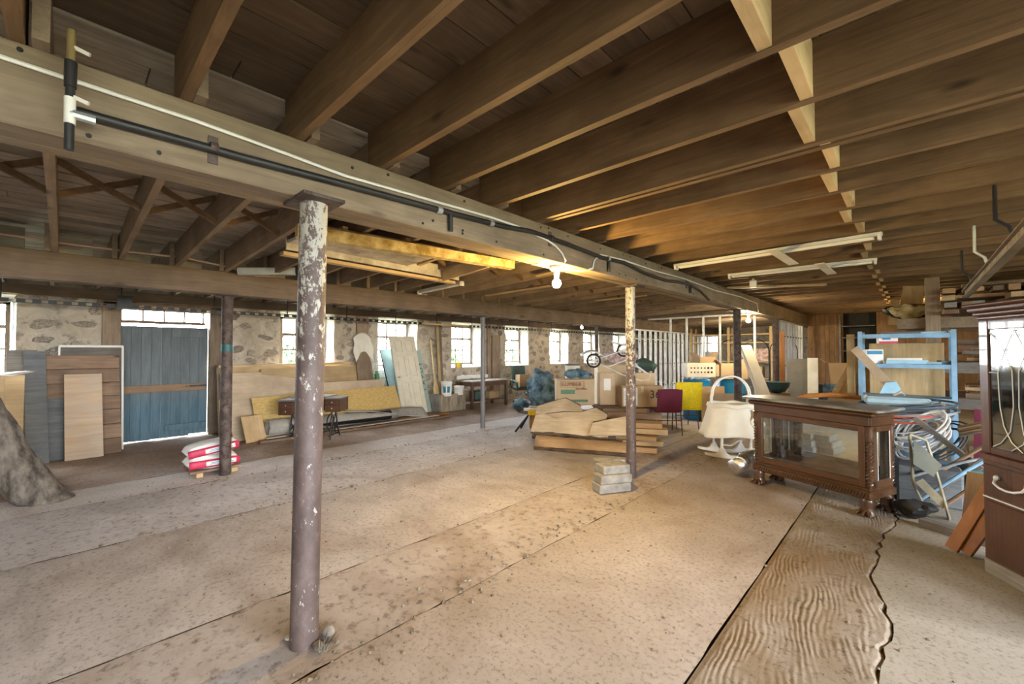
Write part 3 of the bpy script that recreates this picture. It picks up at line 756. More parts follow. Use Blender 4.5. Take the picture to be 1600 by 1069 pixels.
# fluorescent + boards lying under middle-bay joists
tube_light(at(655, 458, z=2.63), at(722, 444, z=2.63), 'short fluorescent batten in the middle bay beyond the hatch')
for a, b, lab in (((760, 462), (860, 447), 'pale slat under the middle-bay joists left of the near bulb'), ((840, 432), (905, 418), 'grey slat under the middle-bay joists beside the near bulb'), ((930, 470), (1010, 462), 'dark triangular board end under the middle-bay joists')):
    b_ = B(); b_.bar(at(*a, z=2.63), at(*b, z=2.66), .08, .02); tag(b_.build('ceiling_slat', M['pine_x']), lab, 'board')
# downspout offcut on the second beam, conduit along it
p, q = at(372, 421, x=-6.3), at(462, 421, x=-6.0)
p.z -= .03; q.z -= .03; b_ = B(); b_.bar(p, q, .09, .09)
o = b_.build('downspout_offcut', M['steel']); tag(o, 'square galvanised downspout offcut lying on the second beam', 'downspout')
dirn = (q-p).normalized(); b_ = B(); b_.bar(q-dirn*.01-o.location, q+dirn*.003-o.location, .075, .075); b_.build('open_end', M['black'], o)
pts = [at(u, v, x=-6.34) for u, v in ((-40, 361), (0, 365), (100, 380), (200, 393), (290, 403), (360, 418), (400, 431), (430, 432))]
b_ = B(); b_.tube(pts, .013, 8); tag(b_.build('copper_pipe', M['copper']), 'thin copper-coloured pipe along the top of the second beam', 'pipe')

# ---- overhead litter track along the window wall
t = thing('overhead_track', 'dark perforated overhead track hung along the window wall', 'rail', (-8.9, -1.5, 2.3))
b_ = B(); b_.b2((-.02, 0, -.03), (.02, 7.7, -.022)).b2((-.02, 0, .022), (.02, 7.7, .03)); 
for k in range(52): b_.b2((-.005, k*.148, -.025), (.005, k*.148+.085, .025))
b_.build('track_rail', M['black'], t)
b_ = B(); b_.b2((-.02, 7.7, -.02), (.02, 9.2, .02)); b_.build('track_splice', M['pine'], t)
b_ = B(); b_.b2((-.02, 9.2, -.03), (.02, 18, -.022)).b2((-.02, 9.2, .022), (.02, 18, .03))
for k in range(60): b_.b2((-.005, 9.2+k*.147, -.025), (.005, 9.2+k*.147+.085, .025))
b_.build('track_rail', M['black'], t)
for k in range(14):
    b_ = B(); b_.tube([(0, .9+k*1.2, .0), (0, .9+k*1.2, .34)], .009, 6); b_.build('hanger_rod', M['black'], t)
b_ = B(); b_.b2((-.06, 2.05, -.04), (.06, 2.22, .16)); b_.build('trolley', M['black'], t)
# track in the right bay
t = thing('overhead_track', 'pale perforated overhead track above the blue shelving and hutch', 'rail', (.52, 3.3, 2.33))
b_ = B(); b_.b2((-.03, 0, -.045), (.03, 4.6, -.036)).b2((-.03, 0, .036), (.03, 4.6, .045))
for k in range(31): b_.b2((-.006, k*.148, -.04), (.006, k*.148+.1, .04))
b_.build('track_rail', M['beam'], t)
for y in (1.1, 2.4, 3.7):
    b_ = B(); b_.tube([(0, y, .04), (-.02, y, .12), (-.08, y, .18), (-.08, y, .42)], .012, 8); b_.build('hanger_hook', M['steel' if y == 2.4 else 'black'], t)

# ================================================================== LEFT WALL GROUP
def panel(name, mat, fl_, fr_, tl_, t, label=None, cat='panel', group=None, height=None, bev=.002):
    """slab whose foot runs fl_->fr_ and whose side runs fl_->tl_"""
    fl_, fr_, tl_ = Vector(fl_), Vector(fr_), Vector(tl_); W = (fr_-fl_).length; H = height or (tl_-fl_).length
    b_ = B(); b_.b2((0, 0, 0), (W, t, H)); o = b_.build(name, mat, None, (0, 0, 0), bevel=bev)
    frame(o, fl_, fr_-fl_, tl_-fl_)
    if label: tag(o, label, cat, group)
    return o
def pthing(name, label, cat, fl_, fr_, tl_, group=None):
    fl_, fr_, tl_ = Vector(fl_), Vector(fr_), Vector(tl_)
    t = thing(name, label, cat, fl_, 0, group); frame(t, fl_, fr_-fl_, tl_-fl_)
    return t, (fr_-fl_).length, (tl_-fl_).length
# white-edged board behind, plank panel, grey sheets, plywood
o = panel('framed_board', M['greyx'], (-9.40, -.06, 0), (-9.40, .69, 0), (-9.70, -.06, 1.70), .03, 'grey board edged with white strips behind the brown plank panel', 'board')
for a in (((0, -.004, 1.69), (.75, .034, 1.725)), ((.725, -.012, 0), (.752, .034, 1.70)), ((-.004, -.012, 1.5), (.02, .034, 1.70))):
    b_ = B(); b_.b2(*a); b_.build('white_edging', M['white'], o)
t, W, H = pthing('plank_hoarding', 'old brown panel of horizontal planks leaning left of the blue door', 'panel', (-9.10, -.22, 0), (-9.14, .655, 0), (-9.62, -.25, 1.62))
hs = [0, .24, .47, .71, .93, 1.16, 1.39, 1.62]
for a, b in zip(hs, hs[1:]):
    b_ = B(); b_.b2((0, 0, a+.004), (W, .03, b-.004)); b_.build('plank', M['oldx'], t, bevel=.004)
b_ = B(); b_.b2((.04, -.02, 0), (.25, 0, .93)); b_.build('blue_patch_board', M['bluey'], t, bevel=.003)
b_ = B(); b_.b2((.56, -.02, 0), (.62, 0, 1.0)); b_.build('batten', M['oldz'], t, bevel=.003)
panel('plywood_sheet', M['ply_dirty'], (-8.97, .03, 0), (-9.0, .44, 0), (-9.30, .03, 1.25), .016, 'tall stained plywood piece leaning on the brown plank panel', 'plywood')
panel('grey_sheet', M['greyx'], (-9.05, -.52, 0), (-9.08, -.22, 0), (-9.65, -.55, 1.62), .015, 'tall weathered grey sheet left of the brown plank panel', 'sheet')
panel('grey_sheet', M['bluey'], (-9.0, -.34, 0), (-9.03, -.12, 0), (-9.55, -.34, 1.60), .015, 'narrow dark bluish sheet against the left edge of the plank panel', 'sheet')
o = panel('wood_crate_side', M['osb'] if False else M['plyx'], (-8.55, -.95, 0), (-8.55, -.36, 0), (-8.75, -.95, 1.28), .03, 'warped plywood side with horizontal slats behind the log', 'panel')
for k in range(6):
    b_ = B(); b_.b2((0, -.012, .08+k*.2), (.42, 0, .25+k*.2)); b_.build('slat', M['pine_x'], o, bevel=.003)
b_ = B(); b_.sheet(lambda u, v: (-8.75+.5*v, -1.2+.95*u-.2*v*u, 1.29+.03*u*(1-v)+.012*math.sin(9*u)), 10, 5)
tag(b_.build('white_sheet', M['white'], solid=.012), 'white flat sheet lying on top of the slatted plywood', 'sheet')
# log
t = thing('tree_log', 'thick bark-covered log leaning out past the left edge', 'log', (-6.78, -.06, 0))
b_ = B(); n = 14; rows = 22
pp = []
for i in range(rows+1):
    f = i/rows; pp.append((Vector((-.12*f, -.62*f-.03*math.sin(f*5), -.10+1.25*f)), (.185-.02*f+.035*max(0, .12-f)*4)))
b_.tube([p for p, r in pp], [r for p, r in pp], 22); b_.jit(.03, 3.5).jit(.012, 14)
b_.v = [(x, y, max(z, .0)) for x, y, z in b_.v]
b_.build('log_trunk', M['bark'], t)
# dark rubble on floor left
for k, (u, v) in enumerate(((20, 745), (40, 752), (8, 760))):
    p = at(u, v, z=0); b_ = B(); b_.ball((p.x, p.y, .05), .09-.015*k, 8, 6, (1.3, 1, .6)); b_.jit(.03, 9)
    tag(b_.build('loose_stone', M['stone']), ('larger', 'middle', 'smaller')[k]+' loose stone on the floor behind the leaning log', 'stone', 'loose stones by the log')
# sacks on a pallet scrap
ps = (-6.80, 1.37)
t = thing('pallet_scrap', 'short wooden pallet scrap under the red and white sacks', 'pallet', (ps[0], ps[1], 0), PI/2)
for k in range(3):
    b_ = B(); b_.b2((-.26, -.2+k*.16, .05), (.30, -.08+k*.16, .075)); b_.build('slat', M['oldx'], t)
for s in (-.2, .18):
    b_ = B(); b_.b2((s, -.22, 0), (s+.07, .26, .05)); b_.build('bearer', M['pine'], t)
def sack(z, tilt, lab, flip):
    t = thing('cement_sack', lab, 'sack', (ps[0], ps[1], z), PI/2, 'red and white sacks')
    t.rotation_euler = (0, tilt, PI/2)
    b_ = B(); nu, nv = 16, 10
    for sgn in (1, -1):
        def f(u, v):
            x = -.29+.58*u; y = -.21+.42*v; e = (1-abs(2*u-1)**6)*(1-abs(2*v-1)**5)
            return (x, y*(1-.06*abs(2*u-1)**3), .085+sgn*.085*e**.6+.012*noise.noise(Vector((x*7, y*7, z*9))))
        if sgn == 1: b_.sheet(f, nu, nv)
        else: b_.sheet(lambda u, v: f(1-u, v), nu, nv)
    b_.build('sack_body', M['bagwhite'], t)
    b_ = B(); b_.sheet(lambda u, v: (-.275+.55*u, -.205-.012*math.sin(PI*v)-.004, .035+.095*v), 10, 4); b_.build('red_band', M['red'], t, solid=.006)
    b_ = B(); b_.sheet(lambda u, v: (-.10+.33*u, -.215-.010*math.sin(PI*(.2+v*.6))-.006, .055+.055*v), 8, 3); b_.build('label_panel', M['bagwhite'], t, solid=.004)
    for k in range(2):
        b_ = B(); b_.b2((-.06+.01*k, -.236, .073+.016*k), (.2-.05*k, -.230, .080+.016*k)); b_.build('label_line', M['inkl'], t)
sack(.075, 0, 'lower red and white sack on the pallet scrap', 0)
sack(.245, -.13, 'upper red and white sack, slumped over the one below', 1)

# ---- sheets leaning right of the blue door
zt = 1.22
panel('old_board', M['oldz'], (-9.3, 1.98, 0), (-9.3, 2.08, 0), (-9.55, 1.96, 1.3), .03, 'narrow brown board standing beside the door post', 'board')
panel('old_board', M['pine_z'], (-9.15, 2.0, 0), (-9.15, 2.10, 0), (-9.5, 1.98, .85), .03, 'short brown board standing beside the door post', 'board')
panel('plywood_sheet', M['plyx'], (-9.35, 2.1, 0), (-9.45, 4.95, 0), (-9.62, 2.1, 1.30), .018, 'rearmost long plywood sheet leaning under the window', 'plywood')
panel('plywood_sheet', M['palewood'], (-8.72, 2.08, 0), (-8.95, 4.5, 0), (-9.42, 2.08, 1.18), .018, 'long pale plywood sheet with its corner reaching the floor', 'plywood')
panel('plywood_sheet', M['plyx'], (-9.0, 2.75, .03), (-9.15, 5.05, .03), (-9.50, 2.75, 1.24), .016, 'glossy tan plywood sheet leaning between the pale sheet and the window', 'plywood')
panel('plywood_sheet', M['palewood'], (-8.80, 3.6, .02), (-8.86, 5.3, .02), (-9.22, 3.6, .93), .016, 'low pale plywood strip behind the yellow strand board', 'plywood')
panel('strand_board', M['osb'], (-8.70, 2.45, .05), (-8.80, 5.55, .10), (-9.02, 2.45, .72), .014, 'long yellow strand board sheet leaning low behind the sewing table', 'board')
panel('plywood_offcut', M['ply'], (-8.42, 2.2, 0), (-8.5, 2.55, 0), (-8.62, 2.2, .44), .014, 'small square plywood offcut at the left end of the carpet roll', 'plywood')
b_ = B(); b_.bar((-9.55, 2.0, 1.31), (-9.62, 4.6, 1.33), .12, .05); tag(b_.build('top_plank', M['pine']), 'long plank lying along the top edge of the leaning plywood', 'plank')
for x, y0, y1, m, lab in ((-8.25, 2.35, 6.5, 'oldx', 'long brown plank on the floor in front of the carpet roll'), (-8.42, 2.5, 6.3, 'white', 'long white board on the floor under the carpet roll'), (-8.62, 5.3, 6.75, 'orange', 'short reddish plank on the floor at the foot of the white door')):
    b_ = B(); b_.b2((x-.06, y0, 0), (x+.06, y1, .045)); tag(b_.build('floor_plank', M[m], bevel=.004), lab, 'plank')
# carpet roll
t = thing('carpet_roll', 'grey carpet roll with a dark hollow end and a loose flap', 'carpet', (-8.5, 2.55, .045))
b_ = B(); n = 26; V = []; prof = []
for k in range(n*2+1):
    a = 2*PI*k/n; r = .16-.0018*k; prof.append((r*math.cos(a), .16+r*math.sin(a)))
b_.sheet(lambda u, v: (prof[round(v*2*n)][0]-.10*u, 2.7*u, prof[round(v*2*n)][1]*(1-.25*u)), 8, 2*n)
b_.build('roll', M['greycloth'], t, solid=.008)
b_ = B(); b_.tube([(0, .05, .16), (-.05, 2.5, .14)], .11, 14); b_.build('hollow_core', M['black'], t)
b_ = B(); b_.sheet(lambda u, v: (.05-.25*v+.12*u, 1.5+1.9*u, .30-.10*u-.19*(1-v)*u**1.3+.02*math.sin(6*u+3*v)), 14, 8); b_.build('loose_flap', M['greycloth'], t, solid=.012)
# ---- treadle sewing table
ang = math.radians(43)
t = thing('sewing_table', 'antique treadle sewing table with dark drawers and black iron legs', 'sewing table', (-8.10, 3.22, 0), ang)
def bx(name, a, b, m, par=None, bev=.004):
    b_ = B(); b_.b2(a, b); return b_.build(name, M[m], par or t, (0, 0, 0) if par is None else None, bevel=bev)
bx('table_top', (-.33, -.22, .74), (.33, .22, .78), 'greyx'); bx('leaf', (-.58, -.22, .69), (-.25, .2, .715), 'bluey')
bx('leaf', (.25, -.22, .735), (.57, .2, .76), 'greyx'); bx('machine_box', (-.25, -.2, .52), (.25, .18, .74), 'mahog')
for s in (-1, 1):
    zz = .44 if s < 0 else .50
    dw = bx('drawer_case', (min(s*.28, s*.56), -.21, zz), (max(s*.28, s*.56), .18, zz+.24), 'dark')
    for k in range(2):
        o_ = bx('drawer', (min(s*.30, s*.54), -.222, zz+.02+.11*k), (max(s*.30, s*.54), -.21, zz+.115+.11*k), 'mahog', dw)
        b_ = B(); b_.ball((s*.42, -.228, zz+.065+.11*k), .012, 8, 6); b_.build('drawer_knob', M['steel'], dw)
for s in (-1, 1):
    b_ = B(); x = s*.36
    for y in (-.19, .19):
        b_.tube([(x, y*.55, .52), (x+.02*s, y*.45, .36), (x+.01*s, y*.8, .18), (x+.03*s, y*1.1, 0)], .013, 6)
        b_.tube([(x, y*.2, .52), (x, y*.75, .30), (x, y*.1, .12)], .01, 6)
    b_.tube([(x, -.16, .16), (x, 0, .26), (x, .16, .16)], .01, 6).tube([(x, -.2, .06), (x, .2, .06)], .012, 6).tube([(x, -.1, .5), (x, .1, .06)], .008, 6).tube([(x, .1, .5), (x, -.1, .06)], .008, 6)
    b_.build('iron_leg', M['black'], t)
b_ = B(); b_.b2((-.2, -.12, .10), (.2, .12, .118)); b_.build('treadle_plate', M['black'], t)
b_ = B(); b_.tube([(.36, .0, .30)]+[(.30, .15*math.cos(a), .28+.15*math.sin(a)) for a in [2*PI*k/16 for k in range(17)]], .01, 6); b_.build('drive_wheel', M['black'], t)

# ---- white panelled door leaning at the window, boards behind it
fl_, fr_, tl_ = at(620, 652, z=.03), at(666, 645, z=.03), Vector((-9.64, 5.22, 2.03))
fl_, fr_ = Vector((-9.08, 5.72, .03)), Vector((-9.14, 6.50, .03))
t, W, H = pthing('panel_door', 'white six-panel interior door leaning against the window reveal', 'door', fl_, fr_, tl_)
H = 2.05; W = .78
b_ = B()
st, rails = .105, [0, .20, .78, .93, 1.52, 1.64, H-.2+.06, H]
b_.b2((0, -.008, 0), (st, .036, H)).b2((W-st, -.008, 0), (W, .036, H)).b2((W/2-.05, -.008, 0), (W/2+.05, .036, H))
zr = [(0, .2), (.80, .96), (1.5, 1.62), (1.93, H)]
for a, b in zr: b_.b2((st, -.008, a), (W/2-.05, .036, b)).b2((W/2+.05, -.008, a), (W-st, .036, b))
b_.build('door_frame', M['cream'], t)
for a, b in ((.2, .80), (.96, 1.5), (1.62, 1.93)):
    for x0, x1 in ((st, W/2-.05), (W/2+.05, W-st)):
        b_ = B(); b_.b2((x0, .022, a), (x1, .03, b)).b2((x0+.035, .002, a+.035), (x1-.035, .022, b-.035)); b_.build('door_panel', M['cream'], t)
b_ = B(); b_.tube([(.06, .0, .95), (.06, -.05, .95)], .012, 8).ball((.06, -.06, .95), .028, 10, 7); b_.build('door_knob', M['steel'], t)
t, W, H = pthing('lettered_board', 'grey-green board with dark lettering behind the white door', 'board', (-9.2, 6.02, 0), (-9.3, 6.74, 0), (-9.62, 5.78, 1.62))
b_ = B(); b_.b2((0, 0, 0), (W, .02, H)); b_.build('board_sheet', M['teal'], t)
def lettering(txt, size, parent, loc, rot, mat, name='lettering', ext=.001):
    cu = bpy.data.curves.new('lettering', 'FONT'); cu.body = txt; cu.size = size; cu.extrude = ext; cu.align_x = 'CENTER'; cu.align_y = 'CENTER'
    ob = bpy.data.objects.new('tmp_text', cu); COL.objects.link(ob)
    me = bpy.data.meshes.new_from_object(ob.evaluated_get(bpy.context.evaluated_depsgraph_get())); bpy.data.objects.remove(ob)
    me.materials.clear(); me.materials.append(mat)
    o = bpy.data.objects.new(name, me); COL.objects.link(o); o.parent = parent; o.location = loc; o.rotation_euler = rot; return o
for k, ch in enumerate('YOPAL'):
    lettering(ch, .17, t, (W-.10, -.004, 1.30-.17*k), (PI/2, -PI/2+.0, 0), M['ink'], 'letter')
t, W, H = pthing('pale_blue_board', 'pale blue sheet edge showing left of the white door', 'board', (-9.12, 5.60, 0), (-9.2, 6.2, 0), (-9.7, 5.1, 1.62))
b_ = B(); b_.b2((0, .05, 0), (W, .065, H)); b_.build('board_sheet', M['tealblue'], t)
b_ = B(); b_.b2((-.012, .04, .05), (0, .066, H+.12)); b_.build('dark_edge_strip', M['black'], t)
b_ = B(); b_.tube([(-9.35, 5.22, .6), (-9.4, 5.2, 1.06)], .055, 12).tube([(-9.4, 5.2, 1.06), (-9.41, 5.195, 1.12)], .03, 10); tag(b_.build('green_canister', M['ggreen']), 'dark green canister wedged left of the white door', 'canister')
b_ = B(); b_.b2((-9.5, 5.1, 0), (-9.2, 5.4, .6)); tag(b_.build('hidden_crate', M['card'], bevel=.01), 'cardboard crate under the green canister behind the plywood', 'box')
# brown ironing-board-like panel under a cream sheet
t, W, H = pthing('draped_board', 'brown tapered board with a cream sheet hung over its top', 'board', (-9.3, 4.75, 0), (-9.3, 5.13, 0), (-9.68, 4.75, 2.06))
b_ = B(); b_.prism([(0, 0), (W, 0), (W, 1.35), (W*.72, 1.62), (W*.3, 1.62), (0, 1.35)], .03, (0, 0, 0), (1, 0, 0), (0, 0, 1)); b_.build('board_sheet', M['oldz'], t)
def drp(u, v):
    x = -.06+(W+.1)*u; z = 2.08-(.72-.25*math.sin(PI*u)*(1 if v > .5 else .6))*v
    return (x+.02*math.sin(8*v+4*u), -.05-.025*math.sin(13*u)*v-.02*v, z-.14*abs(2*u-1)**2*(1-v))
b_ = B(); b_.sheet(drp, 18, 14); b_.build('cream_sheet', M['cloth'], t, solid=.006)
# uprights: oars / planks by the trough
panel('tall_plank', M['oldz'], (-9.55, 7.25, 0), (-9.55, 7.36, 0), (-9.72, 7.22, 2.42), .03, 'tall dark plank standing between the windows behind the buckets', 'plank')
panel('tall_plank', M['pine_z'], (-9.45, 7.14, 0), (-9.45, 7.22, 0), (-9.66, 7.10, 2.38), .03, 'tall pale plank standing between the windows behind the buckets', 'plank')
t, W, H = pthing('wooden_paddle', 'pale wooden paddle standing in the concrete trough', 'paddle', (-9.30, 6.86, .1), (-9.30, 7.0, .1), (-9.62, 6.92, 1.95))
b_ = B(); b_.prism([(0, 0), (.15, 0), (.16, .5), (.10, .72), (.05, .72), (-.01, .5)], .025); b_.build('blade', M['pine_z'], t)
b_ = B(); b_.tube([(.075, 0, .7), (.075, 0, 1.85)], .022, 8); b_.build('shaft', M['pine_z'], t)
# concrete trough and buckets
t = thing('concrete_trough', 'stained concrete trough holding buckets under the third window', 'trough', (-9.2, 7.19, 0), 0); t.scale = (1, .84, 1)
for a, b, n in (((-.28, -.5, 0), (-.20, .5, .46), 'trough_side'), ((.20, -.5, 0), (.28, .5, .46), 'trough_side'), ((-.20, -.5, 0), (.20, -.42, .46), 'trough_end'), ((-.20, .42, 0), (.20, .5, .46), 'trough_end'), ((-.2, -.42, 0), (.2, .42, .42), 'fill')):
    b_ = B(); b_.b2(a, b); b_.build(n, plain('stained_concrete', (.27, .22, .15), .9, 0, .3, 4, (.42, .37, .28), .5, stretch=(1, 3, .6)) if n == 'trough_side' else M['block'], t, bevel=.012)
def bucket(x, y, z, r, h, lab, lb=True):
    t = thing('plastic_bucket', lab, 'bucket', (x, y, z), 0, 'white buckets')
    b_ = B(); b_.lathe([(r*.86, 0), (r*.97, h*.86), (r*1.05, h*.87), (r*1.05, h*.93), (r, h*.94), (r, h), (r*.95, h), (r*.8, h*.15)], 24); b_.build('bucket_body', M['white'], t)
    b_ = B(); b_.tube([(r*1.03*math.cos(a), r*1.03*math.sin(a), h*.85-.10*math.sin((a-2.4)*1.0) if True else 0) for a in [2.4+PI*k/14 for k in range(15)]], .004, 6); b_.build('bail_handle', M['steel'], t)
    if lb:
        for a0 in (-1.25, -.5):
            b_ = B(); b_.sheet(lambda u, v: (r*(.89+.08*v)*1.012*math.cos(a0+.5*u), r*(.89+.08*v)*1.012*math.sin(a0+.5*u), h*(.25+.42*v)), 6, 2); b_.build('blue_label', M['inkl'], t, solid=.002)
bucket(-8.98, 6.98, .42, .155, .38, 'taller white bucket with two blue labels on the trough')
bucket(-9.0, 7.42, .42, .14, .24, 'shorter plain white bucket on the trough', False)

# ================================================================== CENTRE GROUP
CR = math.radians(43.33)          # turns a thing to face the camera squarely
def P0(u, v): return at(u, v, z=0)
def part(t, name, m, a, b, bev=.004, par=None):
    b_ = B(); b_.b2(a, b); return b_.build(name, M[m] if isinstance(m, str) else m, par or t, bevel=bev)
# work table
t = thing('work_table', 'dark wooden work table with a pale top by the window wall', 'table', (-9.1, 8.45, 0), 0)
part(t, 'table_top', 'greyx', (-.34, -.78, .74), (.34, .70, .77)); part(t, 'apron', 'dark', (.28, -.72, .62), (.31, .64, .74)); part(t, 'apron', 'dark', (-.31, -.72, .62), (.31, -.69, .74))
for sx in (-.3, .3):
    for sy in (-.72, .62): part(t, 'leg', 'mahog', (sx-.035, sy-.035, 0), (sx+.035, sy+.035, .74))
part(t, 'lower_shelf', 'dark', (-.28, -.7, .2), (.28, .6, .22)); part(t, 'raised_flap', 'white', (-.36, -.75, .80), (-.30, .45, .90))
for k, (y, h, m, lab) in enumerate(((8.2, .25, 'green', 'dark toolbox on the lower shelf of the work table'), (8.75, .2, 'card', 'low cardboard box on the lower shelf of the work table'))):
    b_ = B(); b_.b2((-9.25, y-.2, .22), (-8.95, y+.2, .22+h)); tag(b_.build('stored_box', M[m], bevel=.02), lab, 'box')
# yellow box on sill
o_ = B(); p = Vector((-9.86, 7.98, 1.12)); o_.b2(p, p+Vector((.1, .2, .15))); o = o_.build('sill_box', M['card'], bevel=.004); tag(o, 'small cardboard box with a yellow face on the window sill', 'box')
b_ = B(); b_.b2((.051, -.1, .0), (.054, .02, .15)); b_.build('yellow_face', M['yellowp'], o)
# office chair
t = thing('office_chair', 'green vinyl office chair with curved arms and five-star base', 'chair', (-8.75, 9.75, 0), -.35)
b_ = B(); b_.b2((-.25, -.25, .42), (.27, .25, .52)); b_.build('seat', M['green'], t, bevel=.035)
b_ = B(); b_.sheet(lambda u, v: (-.26-.07*v-.05*math.sin(PI*u)+.03, -.24+.48*u, .60+.55*v), 10, 8); b_.build('backrest', M['green'], t, solid=.07, sub=1)
b_ = B(); b_.tube([(-.22, 0, .44), (-.33, 0, .5), (-.34, 0, .75)], .02, 8); b_.build('back_bracket', M['steel'], t)
for s in (-1, 1):
    b_ = B(); b_.tube([(-.22, s*.26, .44), (-.24, s*.3, .55), (-.2, s*.31, .70), (.05, s*.31, .71), (.2, s*.3, .66), (.22, s*.28, .5), (.2, s*.26, .44)], .024, 8); b_.build('armrest', M['green'], t)
b_ = B(); b_.tube([(0, 0, .1), (0, 0, .42)], .028, 10); b_.build('column', M['steel'], t)
for k in range(5):
    a = 2*PI*k/5; b_ = B(); b_.tube([(0, 0, .13), (.29*math.cos(a), .29*math.sin(a), .075)], [.025, .016], 8); lg = b_.build('base_arm', M['steel_l'], t)
    b_ = B(); b_.tube([(.3*math.cos(a)-.02, .3*math.sin(a), .03), (.3*math.cos(a)+.02, .3*math.sin(a), .03)], .03, 10); b_.build('caster', M['black'], lg)
def carton(name, lab, loc, rz, d, m='card', flaps=0, lift=0, tape=True):
    t = thing(name, lab, 'box', loc, rz); hx, hy, h = d[0]/2, d[1]/2, d[2]
    part(t, 'carton_body', m, (-hx, -hy, 0), (hx, hy, h), .006)
    if tape and not flaps: part(t, 'tape_strip', 'card_l', (-.03, -hy-.002, h*.7), (.03, hy+.002, h+.002), 0)
    if flaps:
        for s in (-1, 1):
            b_ = B(); b_.bar((s*hx, 0, h), (s*(hx+.10), 0, h+.10), d[1]*.98, .006, (0, 0, 1)); b_.build('flap', M[m], t)
    return t
carton('cardboard_box', 'brown carton sitting on the green office chair', (-8.78, 9.78, .52), -.35, (.3, .34, .36))
# cloth heaps
def heap(name, lab, cat, c, r, m, sq=(1, 1, .6), amp=.1, sc=5):
    b_ = B(); b_.ball((0, 0, 0), r, 22, 14, sq); b_.jit(amp, sc, c[0]).jit(amp*.35, sc*3, c[1])
    mz = min(v[2] for v in b_.v); b_.v = [(v[0], v[1], v[2]-mz) for v in b_.v]
    return tag(b_.build(name, M[m], None, c), lab, cat)
p = P0(850, 650); heap('cloth_heap', 'heap of blue clothes beside the printed moving box', 'clothes', (p.x-.3, p.y+.3, 0), .40, 'denim', (1, 1, 1.3), .14)
heap('dark_bag', 'dark slumped bag on the floor behind the green office chair', 'bag', (-9.0, 10.75, 0), .34, 'green', (1.2, 1, .7), .1)
# chair carrying the boxes (only its burgundy side shows)
t = thing('burgundy_chair', 'burgundy chair half hidden under the printed moving box', 'chair', (-5.75, 7.55, 0), CR)
b_ = B(); b_.prism([(-.32, .05), (-.08, .05), (-.05, .42), (-.16, .46)], .4, (0, 0, 0)); b_.build('backrest', M['burg'], t, bevel=.02)
part(t, 'seat', 'burg', (-.15, -.2, .36), (.5, .22, .43), .02)
for x in (-.1, .45):
    for y in (-.17, .17):
        b_ = B(); b_.tube([(x, y, 0), (x, y, .38)], .012, 6); b_.build('leg', M['black'], t)
t = thing('moving_box', 'open moving box printed with lettering, clothes spilling out', 'box', (-5.45, 7.75, .43), CR)
b_ = B(); b_.b2((-.38, -.24, 0), (.42, .24, .56)); b_.jit(.03, 2.5); b_.build('carton_body', M['card_l'], t, bevel=.012)
lettering('LUMBER', .115, t, (-.06, -.262, .46), (PI/2, 0, 0), M['inkb'], ext=.008)
lettering('MOVING', .06, t, (.14, -.262, .36), (PI/2, 0, 0), M['inkb'], ext=.008)
for a, b in (((-.30, -.27, .395), (.20, -.25, .40)), ((-.30, -.27, .52), (.20, -.25, .525)), ((-.30, -.27, .395), (-.295, -.25, .525)), ((.195, -.27, .395), (.2, -.25, .525))): part(t, 'print_border', 'inkb', a, b, 0)
part(t, 'green_print', 'inkg', (-.30, -.262, .25), (.0, -.25, .345), 0); part(t, 'green_print', 'inkg', (-.25, -.262, .08), (.28, -.25, .13), 0)
heap('clothes', 'grey and blue clothes heaped on top of the printed moving box', 'clothes', (-5.4, 7.8, .985), .26, 'denim', (1.3, .8, .35), .08)
t = thing('plastic_pail', 'white pail with a dark bowl on top behind the moving box', 'bucket', (-5.75, 8.15, 0)); 
b_ = B(); b_.lathe([(.14, 0), (.17, 1.25), (.175, 1.27)], 18); b_.build('pail_stack', M['cream'], t)
b_ = B(); b_.lathe([(.10, 1.16), (.16, 1.24), (.178, 1.31), (.15, 1.31)], 18); b_.build('dark_bowl', plain('slate_plastic', (.10, .13, .15), .5), t)
o = carton('tall_carton', 'tall narrow carton with a white label beside the moving box', (-4.98, 8.35, .42), CR, (.34, .3, .70), 'card_l'); part(o, 'white_label', 'white', (-.08, -.153, .32), (.07, -.149, .58), 0)
part(o, 'fold_side', 'card', (.168, -.15, 0), (.174, .15, .70), 0)
o = carton('shipping_box', 'wide shipping box marked with a large 36', (-4.27, 8.55, .42), CR, (.86, .36, .44), 'card')
lettering('36', .24, o, (.27, -.183, .26), (PI/2, 0, 0), M['ink']); part(o, 'white_label', 'white', (-.40, -.184, .03), (-.10, -.181, .40), 0)
for k in range(4): part(o, 'label_line', 'ink', (-.37, -.187, .08+.08*k), (-.17, -.184, .088+.08*k), 0)
t = thing('bench_platform', 'low bench of rough planks carrying the cartons behind the slab pile', 'bench', (-4.65, 8.45, 0), CR)
for k in range(3): part(t, 'plank', 'oldx', (-.62, -.22+.15*k, .37), (.75, -.09+.15*k, .42))
for x in (-.5, .65): part(t, 'trestle', 'oldx', (x-.05, -.2, 0), (x+.05, .2, .37))
# large boxes behind
carton('cardboard_box', 'big plain carton behind the stroller wheel', (-5.75, 10.0, 0), CR, (.9, .5, 1.24), 'card_l')
carton('cardboard_box', 'yellowish carton beside the stroller handle', (-4.9, 9.9, .62), CR, (.55, .4, .45), 'card_l')
carton('cardboard_box', 'small brown carton under the yellowish one', (-4.9, 9.9, 0), CR, (.7, .5, .62), 'card')
heap('toy_heap', 'pink and white soft toys heaped on a box beside the far post', 'toys', (-5.6, 10.15, 1.25), .30, 'pink', (1.6, .7, .45), .12, 7)
heap('dark_sack', 'dark green sack on the boxes behind the rusty middle post', 'sack', (-4.85, 10.0, 1.08), .24, 'green', (1.3, .8, .6), .08)
